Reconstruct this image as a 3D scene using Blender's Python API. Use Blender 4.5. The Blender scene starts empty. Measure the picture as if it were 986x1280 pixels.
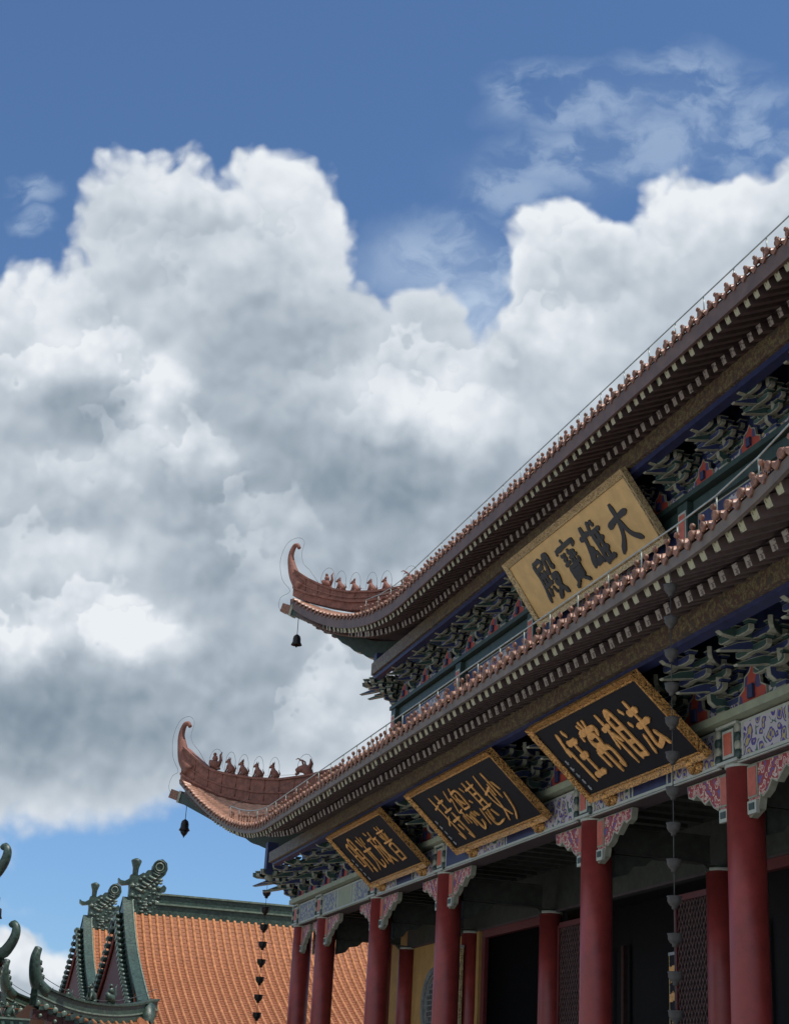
import bpy, bmesh, math, random
from mathutils import Vector, Matrix
random.seed(7)
R = math.radians
scene = bpy.context.scene
COL = scene.collection

# ------------------------------------------------------------------ camera
EYE = Vector((0.0, 0.0, 1.6))
RT = Vector((0.95107156, -0.30447005, 0.05254394))
UP = Vector((-0.15701101, -0.32980417, 0.93090104))
FW = Vector((0.26610228, 0.89360349, 0.36147252))
cam_d = bpy.data.cameras.new('camera')
cam = bpy.data.objects.new('camera', cam_d); COL.objects.link(cam)
m3 = Matrix((RT, UP, -FW)).transposed()
cam.matrix_world = Matrix.Translation(EYE) @ m3.to_4x4()
cam_d.sensor_fit = 'VERTICAL'; cam_d.sensor_height = 24.0
cam_d.lens = 1940.0 / 1280.0 * 24.0
cam_d.clip_start = 0.1; cam_d.clip_end = 5000
scene.camera = cam
scene.view_settings.view_transform = 'Standard'
scene.view_settings.look = 'None'
scene.view_settings.gamma = 1.0
scene.view_settings.use_curve_mapping = False
scene.view_settings.exposure = 0.0

# ------------------------------------------------------------------ sun and sky
SUN_DIR = Vector((0.30, -0.30, 0.90)).normalized()
sun_el = math.asin(SUN_DIR.z); sun_az = math.atan2(SUN_DIR.x, SUN_DIR.y)
sd = bpy.data.lights.new('sun', 'SUN'); sd.energy = 4.2; sd.angle = R(0.53); sd.color = (1.0, 0.95, 0.88)
sun = bpy.data.objects.new('sun', sd); COL.objects.link(sun)
sun.rotation_euler = (-SUN_DIR).to_track_quat('-Z', 'Y').to_euler()

SKY_STRENGTH = 0.095
SKY_TINT = (0.97, 1.16, 1.33)
world = bpy.data.worlds.new('World'); scene.world = world; world.use_nodes = True
nt = world.node_tree
for n in list(nt.nodes): nt.nodes.remove(n)
def wn(t, **k):
    n = nt.nodes.new(t)
    for a, b in k.items(): setattr(n, a, b)
    return n
def wlink(a, b): nt.links.new(a, b)
def wset(sock, v):
    if isinstance(v, bpy.types.NodeSocket): wlink(v, sock)
    else: sock.default_value = v
def M(op, a, b=0.0, c=0.0, clamp=False):
    n = wn('ShaderNodeMath', operation=op); n.use_clamp = clamp
    wset(n.inputs[0], a); wset(n.inputs[1], b); wset(n.inputs[2], c)
    return n.outputs[0]
def V(op, a, b=None, c=None):
    n = wn('ShaderNodeVectorMath', operation=op)
    wset(n.inputs[0], a)
    if b is not None: wset(n.inputs[1], b)
    if c is not None: wset(n.inputs[2], c)
    return n.outputs['Value'] if op in ('LENGTH', 'DOT_PRODUCT', 'DISTANCE') else n.outputs['Vector']
def SM(a, lo, hi, o0=0.0, o1=1.0):
    n = wn('ShaderNodeMapRange', interpolation_type='SMOOTHSTEP')
    wset(n.inputs['Value'], a)
    n.inputs['From Min'].default_value = lo; n.inputs['From Max'].default_value = hi
    n.inputs['To Min'].default_value = o0; n.inputs['To Max'].default_value = o1
    return n.outputs['Result']
def NOI(p, scale, detail=6.0, rough=0.55, color=False, lac=2.0):
    n = wn('ShaderNodeTexNoise'); wset(n.inputs['Vector'], p)
    n.inputs['Scale'].default_value = scale; n.inputs['Detail'].default_value = detail
    n.inputs['Roughness'].default_value = rough; n.inputs['Lacunarity'].default_value = lac
    return n.outputs['Color'] if color else n.outputs[0]
def MIXC(f, a, b):
    n = wn('ShaderNodeMix', data_type='RGBA'); n.clamp_factor = True
    wset(n.inputs[0], f); wset(n.inputs[6], a); wset(n.inputs[7], b)
    return n.outputs[2]

tc = wn('ShaderNodeTexCoord')
D = tc.outputs['Generated']
# cloud chart: a fixed gnomonic chart of the sky dome (unit ~ 1/1.94 of the tangent)
df = M('MAXIMUM', V('DOT_PRODUCT', D, tuple(FW)), 0.12)
cu = M('MULTIPLY_ADD', M('DIVIDE', V('DOT_PRODUCT', D, tuple(RT)), df), 1.94, 0.493)
cv = M('MULTIPLY_ADD', M('DIVIDE', V('DOT_PRODUCT', D, tuple(UP)), df), -1.94, 0.640)
cmb = wn('ShaderNodeCombineXYZ'); wlink(cu, cmb.inputs[0]); wlink(cv, cmb.inputs[1])
P0 = cmb.outputs[0]

def warp(p, amt, scale, detail=3.0, rough=0.5):
    c = NOI(p, scale, detail, rough, color=True)
    return V('MULTIPLY_ADD', V('SUBTRACT', c, (0.5, 0.5, 0.5)), (amt, amt, 0.0), p)

# cumulus masses: centre x, y and radii
BLOBS = [
 (175,238,62,60),(232,258,52,66),(348,250,74,66),(385,300,56,90),(290,340,150,100),(160,290,78,70),(240,300,90,80),
 (20,408,70,84),(100,425,105,88),(230,440,200,150),(420,420,110,75),(120,640,330,300),(370,620,280,250),
 (520,440,85,85),(555,540,150,140),(600,640,230,190),(470,760,240,200),(110,880,260,136),(340,880,200,112),
 (704,318,76,64),(672,382,48,90),(760,365,140,90),(862,298,76,76),(960,300,110,95),(1080,270,130,110),
 (800,470,190,150),(960,460,200,180),(660,500,130,95),(-160,760,300,330),(1200,400,300,260),
 (5,1215,80,56),(60,1225,70,44),(-60,1225,120,60),(110,1236,80,34),(60,1262,180,24),
]
def billow(p):
    v1 = wn('ShaderNodeTexVoronoi', voronoi_dimensions='2D', feature='SMOOTH_F1')
    wset(v1.inputs['Vector'], p)
    v1.inputs['Scale'].default_value = 13.0; v1.inputs['Detail'].default_value = 2.0
    v1.inputs['Roughness'].default_value = 0.50; v1.inputs['Lacunarity'].default_value = 2.1
    v1.inputs['Smoothness'].default_value = 0.35
    return v1.outputs['Distance']
def field(p):
    q = warp(warp(p, 0.050, 7.0, 2.0), 0.012, 24.0, 2.0, 0.5)
    acc = None
    for (x, y, rx, ry) in BLOBS:
        rx /= 1000.0; ry /= 1000.0; x /= 1000.0; y /= 1000.0
        l = V('LENGTH', V('MULTIPLY_ADD', q, (1/rx, 1/ry, 0.0), (-x/rx, -y/ry, 0.0)))
        l = M('MULTIPLY', M('SUBTRACT', l, 1.0), (rx+ry)*0.5)
        if acc is None: acc = l
        else:
            acc = M('SMOOTH_MIN', acc, l, 0.016)
    base = M('MULTIPLY', acc, -1.0)                       # >0 inside, about the distance to the outline
    base = M('MINIMUM', base, M('MULTIPLY_ADD', base, 0.12, 0.085))
    b = M('SUBTRACT', 0.50, billow(q))
    return M('MULTIPLY_ADD', M('SUBTRACT', NOI(q, 40.0, 3.0, 0.5), 0.5), 0.016, M('MULTIPLY_ADD', b, 0.037, M('ADD', base, 0.010))), q
F0, Q0 = field(P0)
relief = M('MULTIPLY', M('SUBTRACT', billow(V('ADD', Q0, (-0.007, -0.018, 0.0))), billow(Q0)), 0.07)
cloud_mask = SM(F0, -0.002, 0.020)
soft = SM(M('MULTIPLY_ADD', NOI(P0, 7.0, 8.0, 0.6), 0.10, F0), 0.015, 0.075)
# the base of the mass near the horizon is soft
lowband = SM(cv, 0.93, 1.02)
upper = SM(cv, 1.12, 1.15, 1.0, 0.0)
lowsoft = M('MULTIPLY', lowband, upper)
mk = wn('ShaderNodeMix', data_type='FLOAT'); wset(mk.inputs[0], lowsoft); wset(mk.inputs[2], cloud_mask); wset(mk.inputs[3], soft)
cloud_mask = mk.outputs[0]
# thickness / self shading of the masses: x, y, rx, ry, amount (minus = thicker and greyer)
SHADE = [
 (118,512,72,42,-0.34),(50,525,80,40,-0.16),(90,905,330,95,-0.40),(60,880,200,60,-0.14),(300,560,130,120,-0.24),(330,420,110,90,-0.20),(215,330,80,70,-0.10),
 (430,660,170,130,-0.27),(560,620,170,100,-0.24),(250,650,80,180,-0.22),(400,860,160,80,-0.18),(70,640,120,70,-0.12),
 (330,760,110,120,-0.16),(640,600,90,70,-0.12),
 (40,390,80,80,0.16),(110,450,90,40,0.22),(215,500,45,60,0.30),(265,570,55,50,0.28),(320,650,50,45,0.18),(200,560,60,30,0.16),
 (160,790,110,42,0.34),(30,815,60,40,0.30),(80,690,110,50,0.14),(430,880,70,45,0.22),(360,700,50,60,0.12),(530,500,110,60,0.20),(590,530,60,60,0.14),
 (700,290,90,50,0.16),(860,260,120,60,0.18),(700,425,60,55,0.20),(820,470,120,120,-0.06),(640,360,30,70,0.10),
 (360,225,90,60,0.12),(200,215,90,50,0.12),(420,290,40,70,0.12),(480,930,70,60,0.10),(40,1195,110,30,0.30),(70,1240,160,22,-0.18),
]
qs = warp(warp(P0, 0.09, 6.0, 3.0), 0.03, 24.0, 4.0)
bw = M('MULTIPLY', M('SUBTRACT', billow(V('MULTIPLY', P0, (1.5, 1.5, 1.0))), 0.45), 0.05)
cb_ = wn('ShaderNodeCombineXYZ'); wlink(bw, cb_.inputs[0]); wlink(bw, cb_.inputs[1])
qb = V('ADD', warp(warp(P0, 0.06, 9.0, 3.0), 0.02, 34.0, 4.0), cb_.outputs[0])
tot = M('MULTIPLY_ADD', relief, 3.2, 0.72)
for (x, y, rx, ry, a) in SHADE:
    rx /= 1000.0; ry /= 1000.0; x /= 1000.0; y /= 1000.0
    l = V('LENGTH', V('MULTIPLY_ADD', qs, (1/rx, 1/ry, 0.0), (-x/rx, -y/ry, 0.0)))
    tot = M('MULTIPLY_ADD', SM(l, 0.25, 1.25, 1.0, 0.0), a * (0.82 if a < 0 else 1.0), tot)
tot = M('MULTIPLY_ADD', M('SUBTRACT', NOI(qs, 6.0, 5.0, 0.5), 0.5), 0.30, tot)
tot = M('MULTIPLY_ADD', M('SUBTRACT', NOI(P0, 30.0, 4.0, 0.5), 0.5), 0.05, tot)
LOBES = [(178,242,58,60,.20),(245,262,62,62,.16),(350,255,78,66,.22),(395,310,44,70,.16),(300,365,90,55,.16),(210,345,70,50,.10),
 (25,385,60,60,.22),(95,400,55,48,.20),(60,470,60,30,.26),(150,455,50,36,.24),(205,515,48,50,.28),(262,585,50,42,.26),(320,655,46,40,.22),(180,575,45,30,.16),(120,610,60,32,.14),
 (60,700,95,42,.20),(120,775,70,38,.30),(190,815,66,42,.32),(35,812,48,34,.30),(365,665,40,45,.20),(345,735,46,40,.16),(450,872,60,44,.24),(400,920,50,34,.18),
 (540,460,50,38,.24),(600,470,50,40,.22),(590,535,60,40,.22),(510,540,70,44,.18),(450,500,60,46,.12),(640,560,50,40,.12),
 (705,308,70,52,.22),(668,375,38,56,.16),(785,338,72,46,.20),(862,288,72,56,.24),(955,285,85,62,.22),(700,425,55,48,.24),(760,420,60,44,.10),(20,1212,60,34,.20)]
lobe = None
for (x, y, rx, ry, a) in LOBES:
    rx /= 1000.0; ry /= 1000.0; x /= 1000.0; y /= 1000.0
    dv = V('MULTIPLY_ADD', qb, (1/rx, 1/ry, 0.0), (-x/rx, -y/ry, 0.0))
    ins = SM(V('LENGTH', dv), 0.80, 1.12, a, 0.0)
    gr = SM(V('DOT_PRODUCT', dv, (-0.30, -1.0, 0.0)), -0.9, 0.75)
    one = M('MULTIPLY', ins, gr)
    lobe = one if lobe is None else M('MAXIMUM', lobe, one)
tot = M('MULTIPLY_ADD', lobe, 0.85, tot)
# thin rims glow where the mass is thin
tot = M('MULTIPLY_ADD', SM(F0, 0.0, 0.06, 1.0, 0.0), 0.16, tot)
tot = M('MULTIPLY', tot, 0.87)
ramp = wn('ShaderNodeValToRGB'); wlink(tot, ramp.inputs[0])
cr = ramp.color_ramp
cr.elements[0].position = 0.0; cr.elements[0].color = (0.155, 0.21, 0.27, 1)
cr.elements[1].position = 1.0; cr.elements[1].color = (0.83, 0.87, 0.91, 1)
for p_, c_ in ((0.22, (0.25, 0.315, 0.38, 1)), (0.42, (0.375, 0.44, 0.51, 1)), (0.62, (0.52, 0.585, 0.65, 1)), (0.80, (0.67, 0.72, 0.78, 1))):
    e = cr.elements.new(p_); e.color = c_
cloud_col = V('SCALE', ramp.outputs[0]);  nt.nodes[-1].inputs['Scale'].default_value = 1.0 / SKY_STRENGTH
sky = wn('ShaderNodeTexSky', sky_type='NISHITA'); sky.sun_disc = False
sky.sun_elevation = sun_el; sky.sun_rotation = sun_az
sky.air_density = 1.0; sky.dust_density = 0.15; sky.ozone_density = 3.0; sky.altitude = 0
skyc = V('MULTIPLY', sky.outputs[0], SKY_TINT)
spx = wn('ShaderNodeSeparateXYZ'); wlink(D, spx.inputs[0])
lowk = wn('ShaderNodeCombineXYZ')
for i_, lo_ in enumerate((0.66, 0.76, 0.92)): wlink(SM(spx.outputs[2], 0.0, 0.30, lo_, 1.0), lowk.inputs[i_])
skyc = V('MULTIPLY', skyc, lowk.outputs[0])
# thin high veil
WISP = [(860,110,110,60),(720,130,120,50),(660,120,60,45),(930,170,120,70),(700,205,100,50),(640,245,70,40),(560,310,90,50),(800,190,120,50),(640,330,120,70),(560,390,80,60),(40,240,40,22),(40,280,30,20)]
qw = warp(warp(P0, 0.07, 9.0, 3.0), 0.02, 36.0, 5.0)
wacc = None
for (x, y, rx, ry) in WISP:
    rx /= 1000.0; ry /= 1000.0; x /= 1000.0; y /= 1000.0
    l = V('LENGTH', V('MULTIPLY_ADD', qw, (1/rx, 1/ry, 0.0), (-x/rx, -y/ry, 0.0)))
    l = SM(l, 0.3, 1.2, 1.0, 0.0)
    wacc = l if wacc is None else M('MAXIMUM', wacc, l)
wv = wn('ShaderNodeTexNoise'); wset(wv.inputs['Vector'], V('MULTIPLY', qw, (1.0, 1.6, 1.0)))
wv.inputs['Scale'].default_value = 14.0; wv.inputs['Detail'].default_value = 7.0; wv.inputs['Roughness'].default_value = 0.55
wisp = M('MULTIPLY', M('MULTIPLY', wacc, SM(wv.outputs[0], 0.37, 0.62)), 0.46)
for (x, y, rx, ry, a) in ((545, 350, 150, 90, 0.34), (600, 400, 90, 70, 0.40), (480, 330, 70, 50, 0.2), (850, 160, 240, 90, 0.10), (680, 230, 160, 70, 0.08)):
    dv = V('LENGTH', V('MULTIPLY_ADD', qw, (1000/rx, 1000/ry, 0.0), (-x/rx, -y/ry, 0.0)))
    wisp = M('MAXIMUM', wisp, M('ADD', SM(dv, 0.0, 1.1, a, 0.0), M('MULTIPLY', wisp, 0.9)))
skyw = MIXC(wisp, skyc, tuple(c / SKY_STRENGTH for c in (0.50, 0.62, 0.78)) + (1,))
final = MIXC(cloud_mask, skyw, cloud_col)
# unseen bright cloud added over the rest of the dome to lift ambient light
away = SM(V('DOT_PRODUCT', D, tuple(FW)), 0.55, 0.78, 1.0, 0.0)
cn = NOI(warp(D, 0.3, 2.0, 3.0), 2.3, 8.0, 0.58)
cfill = M('MULTIPLY', M('MULTIPLY', SM(cn, 0.44, 0.56), SM(spx.outputs[2], 0.02, 0.12)), away)
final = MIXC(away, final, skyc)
final = MIXC(cfill, final, tuple(c / SKY_STRENGTH for c in (0.76, 0.80, 0.86)) + (1,))
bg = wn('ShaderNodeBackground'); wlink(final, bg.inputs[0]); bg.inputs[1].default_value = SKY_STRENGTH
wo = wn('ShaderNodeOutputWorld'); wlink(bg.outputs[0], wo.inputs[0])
world.cycles.sampling_method = 'MANUAL'; world.cycles.sample_map_resolution = 512

# ------------------------------------------------------------------ materials
MATS = {}
def mat(name, col, rough=0.6, metal=0.0, var=0.25, scale=6.0, bump=0.0, col2=None, spec=0.5, dirt=0.0):
    if name in MATS: return MATS[name]
    m = bpy.data.materials.new(name); m.use_nodes = True
    t = m.node_tree; b = t.nodes['Principled BSDF']
    b.inputs['Roughness'].default_value = rough; b.inputs['Metallic'].default_value = metal
    b.inputs['Specular IOR Level'].default_value = spec
    tcn = t.nodes.new('ShaderNodeTexCoord')
    n = t.nodes.new('ShaderNodeTexNoise'); n.inputs['Scale'].default_value = scale; n.inputs['Detail'].default_value = 8; n.inputs['Roughness'].default_value = 0.65
    t.links.new(tcn.outputs['Object'], n.inputs['Vector'])
    mx = t.nodes.new('ShaderNodeMix'); mx.data_type = 'RGBA'
    c2 = col2 if col2 else tuple(min(1, c * (1 + var)) for c in col)
    c1 = col if col2 else tuple(c * (1 - var) for c in col)
    mx.inputs[6].default_value = (*c1, 1); mx.inputs[7].default_value = (*c2, 1)
    mr = t.nodes.new('ShaderNodeMapRange'); mr.inputs['From Min'].default_value = 0.35; mr.inputs['From Max'].default_value = 0.65
    t.links.new(n.outputs[0], mr.inputs[0]); t.links.new(mr.outputs[0], mx.inputs[0])
    out = mx.outputs[2]
    if dirt > 0:
        n2 = t.nodes.new('ShaderNodeTexNoise'); n2.inputs['Scale'].default_value = 1.3; n2.inputs['Detail'].default_value = 10; n2.inputs['Roughness'].default_value = 0.75
        t.links.new(tcn.outputs['Object'], n2.inputs['Vector'])
        mr2 = t.nodes.new('ShaderNodeMapRange'); mr2.inputs['From Min'].default_value = 0.45; mr2.inputs['From Max'].default_value = 0.75; mr2.inputs['To Max'].default_value = dirt
        t.links.new(n2.outputs[0], mr2.inputs[0])
        m2 = t.nodes.new('ShaderNodeMix'); m2.data_type = 'RGBA'; m2.inputs[7].default_value = (*[c * 0.35 for c in col], 1)
        t.links.new(mr2.outputs[0], m2.inputs[0]); t.links.new(out, m2.inputs[6]); out = m2.outputs[2]
    t.links.new(out, b.inputs['Base Color'])
    mr3 = t.nodes.new('ShaderNodeMapRange'); mr3.inputs['To Min'].default_value = max(0.02, rough - 0.12); mr3.inputs['To Max'].default_value = min(1, rough + 0.12)
    t.links.new(n.outputs[0], mr3.inputs[0]); t.links.new(mr3.outputs[0], b.inputs['Roughness'])
    if bump:
        bp = t.nodes.new('ShaderNodeBump'); bp.inputs['Strength'].default_value = bump; bp.inputs['Distance'].default_value = 0.02
        t.links.new(n.outputs[0], bp.inputs['Height']); t.links.new(bp.outputs[0], b.inputs['Normal'])
    MATS[name] = m; return m
def patmat(name, cols, scale=6.0, rough=0.55, metal=0.0, kind='voronoi', stretch=(1, 1, 1), bump=0.3):
    """ornament: bands of several paints following cell distances"""
    if name in MATS: return MATS[name]
    m = bpy.data.materials.new(name); m.use_nodes = True
    t = m.node_tree; b = t.nodes['Principled BSDF']
    b.inputs['Roughness'].default_value = rough; b.inputs['Metallic'].default_value = metal
    tcn = t.nodes.new('ShaderNodeTexCoord')
    mp = t.nodes.new('ShaderNodeMapping'); mp.inputs['Scale'].default_value = stretch
    t.links.new(tcn.outputs['Object'], mp.inputs[0])
    nz = t.nodes.new('ShaderNodeTexNoise'); nz.inputs['Scale'].default_value = scale * 0.8; nz.inputs['Detail'].default_value = 2
    t.links.new(mp.outputs[0], nz.inputs['Vector'])
    ad = t.nodes.new('ShaderNodeVectorMath'); ad.operation = 'MULTIPLY_ADD'; ad.inputs[1].default_value = (0.25, 0.25, 0.25)
    t.links.new(nz.outputs['Color'], ad.inputs[0]); t.links.new(mp.outputs[0], ad.inputs[2])
    v = t.nodes.new('ShaderNodeTexVoronoi'); v.inputs['Scale'].default_value = scale
    v.feature = 'F1'
    t.links.new(ad.outputs[0], v.inputs['Vector'])
    r = t.nodes.new('ShaderNodeValToRGB'); r.color_ramp.interpolation = 'CONSTANT' if kind == 'voronoi' else 'LINEAR'
    k = len(cols)
    r.color_ramp.elements[0].color = (*cols[0], 1); r.color_ramp.elements[0].position = 0
    r.color_ramp.elements[1].color = (*cols[-1], 1); r.color_ramp.elements[1].position = 0.75
    for i in range(1, k - 1):
        e = r.color_ramp.elements.new(0.12 + 0.63 * i / k); e.color = (*cols[i], 1)
    t.links.new(v.outputs['Distance'], r.inputs[0]); t.links.new(r.outputs[0], b.inputs['Base Color'])
    if bump:
        bp = t.nodes.new('ShaderNodeBump'); bp.inputs['Strength'].default_value = bump; bp.inputs['Distance'].default_value = 0.03
        t.links.new(v.outputs['Distance'], bp.inputs['Height']); t.links.new(bp.outputs[0], b.inputs['Normal'])
    MATS[name] = m; return m

tile_m = mat('terracotta_glaze', (0.40, 0.205, 0.13), 0.42, var=0.35, scale=9, bump=0.15, dirt=0.5)
tile_bed = mat('terracotta_bed', (0.17, 0.075, 0.05), 0.5, var=0.3, scale=8)
tilecap = mat('terracotta_cap', (0.185, 0.088, 0.056), 0.52, var=0.5, scale=14, bump=0.2)
ridge_m = mat('ridge_brown', (0.225, 0.098, 0.072), 0.66, var=0.30, scale=6.0, bump=0.4, dirt=0.5, spec=0.3)
orange_m = mat('orange_glaze', (0.70, 0.31, 0.135), 0.40, var=0.16, scale=2, bump=0.05, dirt=0.25)
orange_bed = mat('orange_bed', (0.25, 0.088, 0.036), 0.5, var=0.35, scale=12)
green_m = mat('green_glaze', (0.032, 0.062, 0.048), 0.42, var=0.5, scale=9, bump=0.8, dirt=0.5)
green_lt = mat('green_cap_edge', (0.14, 0.19, 0.15), 0.3, var=0.3, scale=6)
maroon = mat('gable_maroon', (0.070, 0.022, 0.022), 0.7, var=0.3)
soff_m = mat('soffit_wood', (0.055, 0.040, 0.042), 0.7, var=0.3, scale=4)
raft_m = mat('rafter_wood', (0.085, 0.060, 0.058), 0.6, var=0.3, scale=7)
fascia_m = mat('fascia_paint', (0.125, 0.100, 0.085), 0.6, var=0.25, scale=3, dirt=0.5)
fascia_u = mat('fascia_brown', (0.105, 0.068, 0.058), 0.6, var=0.25, scale=3, dirt=0.4)
rend_m = patmat('rafter_end_paint', [(0.09, 0.10, 0.06), (0.32, 0.31, 0.20), (0.24, 0.23, 0.15)], 9.0)
rend2_m = patmat('rafter_end_paint_inner', [(0.12, 0.10, 0.10), (0.34, 0.31, 0.27), (0.24, 0.21, 0.20)], 11.0)
gold_beam = patmat('gilded_beam', [(0.19, 0.165, 0.075), (0.075, 0.065, 0.045), (0.17, 0.145, 0.065), (0.09, 0.05, 0.04), (0.065, 0.065, 0.045)], 10.0)
blue_m = mat('blue_paint', (0.018, 0.025, 0.085), 0.5, var=0.3)
red_m = mat('column_red', (0.25, 0.036, 0.032), 0.40, var=0.22, scale=1.6, bump=0.12, dirt=0.35)
darkred = mat('dark_red_wood', (0.11, 0.018, 0.018), 0.5, var=0.2)
white_m = mat('white_band', (0.36, 0.39, 0.34), 0.5, var=0.1)
greenp = mat('green_paint', (0.024, 0.047, 0.040), 0.5, var=0.25)
orangep = mat('orange_paint', (0.42, 0.10, 0.06), 0.5, var=0.2)
plate_m = mat('sage_plate', (0.26, 0.29, 0.20), 0.6, var=0.12, scale=3, dirt=0.3)
caisson = patmat('painted_scroll', [(0.05, 0.05, 0.25), (0.36, 0.30, 0.12), (0.06, 0.04, 0.20), (0.40, 0.38, 0.40), (0.04, 0.10, 0.08)], 5.0, bump=0.15)
caisson2 = patmat('painted_scroll_pale', [(0.20, 0.21, 0.15), (0.36, 0.36, 0.28), (0.12, 0.14, 0.20), (0.30, 0.30, 0.26)], 5.0, bump=0.15)
redscroll = patmat('red_scroll_carving', [(0.42, 0.34, 0.30), (0.34, 0.05, 0.04), (0.50, 0.40, 0.34), (0.26, 0.03, 0.03), (0.10, 0.08, 0.25)], 7.5, bump=0.4)
br_green = mat('bracket_green', (0.030, 0.068, 0.058), 0.55, var=0.3)
br_blue = mat('bracket_blue', (0.024, 0.036, 0.105), 0.55, var=0.3)
br_rim = mat('bracket_outline', (0.25, 0.26, 0.20), 0.55, var=0.2)
flame_red = patmat('flame_panel', [(0.06, 0.05, 0.14), (0.34, 0.055, 0.035), (0.28, 0.045, 0.03)], 2.6, bump=0.1)
gold_m = patmat('gilt_carving', [(0.62, 0.34, 0.10), (0.07, 0.04, 0.02), (0.55, 0.29, 0.085), (0.32, 0.16, 0.05)], 13.0, rough=0.4, metal=0.3, bump=0.9)
goldp_m = patmat('aged_gilt_carving', [(0.56, 0.44, 0.24), (0.18, 0.12, 0.07), (0.54, 0.42, 0.22), (0.40, 0.30, 0.16)], 13.0, rough=0.5, metal=0.2, bump=0.8)
gilt_text = mat('gilt_lettering', (0.72, 0.38, 0.12), 0.42, metal=0.25, var=0.25, scale=14, bump=0.3)
board_blk = mat('black_lacquer', (0.007, 0.008, 0.012), 0.6, var=0.4, spec=0.18)
board_gold = mat('gold_lacquer', (0.62, 0.42, 0.17), 0.5, metal=0.1, var=0.10, scale=3, dirt=0.2)
ink = mat('ink_lettering', (0.012, 0.014, 0.020), 0.5, var=0.2)
silver = mat('silver_lettering', (0.30, 0.32, 0.33), 0.5, var=0.2)
ochre = mat('ochre_wall', (0.40, 0.235, 0.075), 0.85, var=0.12, scale=2, dirt=0.3)
stone = mat('grey_stone_carving', (0.16, 0.17, 0.16), 0.8, var=0.3, bump=0.5)
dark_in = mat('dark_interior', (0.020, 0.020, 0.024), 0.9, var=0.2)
lat_m = mat('lattice_wood', (0.10, 0.055, 0.050), 0.6, var=0.25)
iron = mat('dark_bronze', (0.018, 0.017, 0.018), 0.45, metal=0.5, var=0.3)
wire_m = mat('wire_steel', (0.10, 0.11, 0.11), 0.45, metal=0.6, var=0.2)
rail_m = mat('rail_steel', (0.30, 0.34, 0.32), 0.4, metal=0.4, var=0.2)
paving = mat('granite_paving', (0.45, 0.43, 0.40), 0.8, var=0.2, scale=1.5, bump=0.2, dirt=0.4)
beam_dk = mat('dark_painted_beam', (0.030, 0.036, 0.028), 0.7, var=0.4)
ceil_m = mat('corridor_ceiling', (0.05, 0.055, 0.045), 0.8, var=0.3)
gold_txt_panel = patmat('gold_couplet', [(0.50, 0.38, 0.10), (0.12, 0.08, 0.02), (0.45, 0.33, 0.09)], 9.0, bump=0.4)

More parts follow.
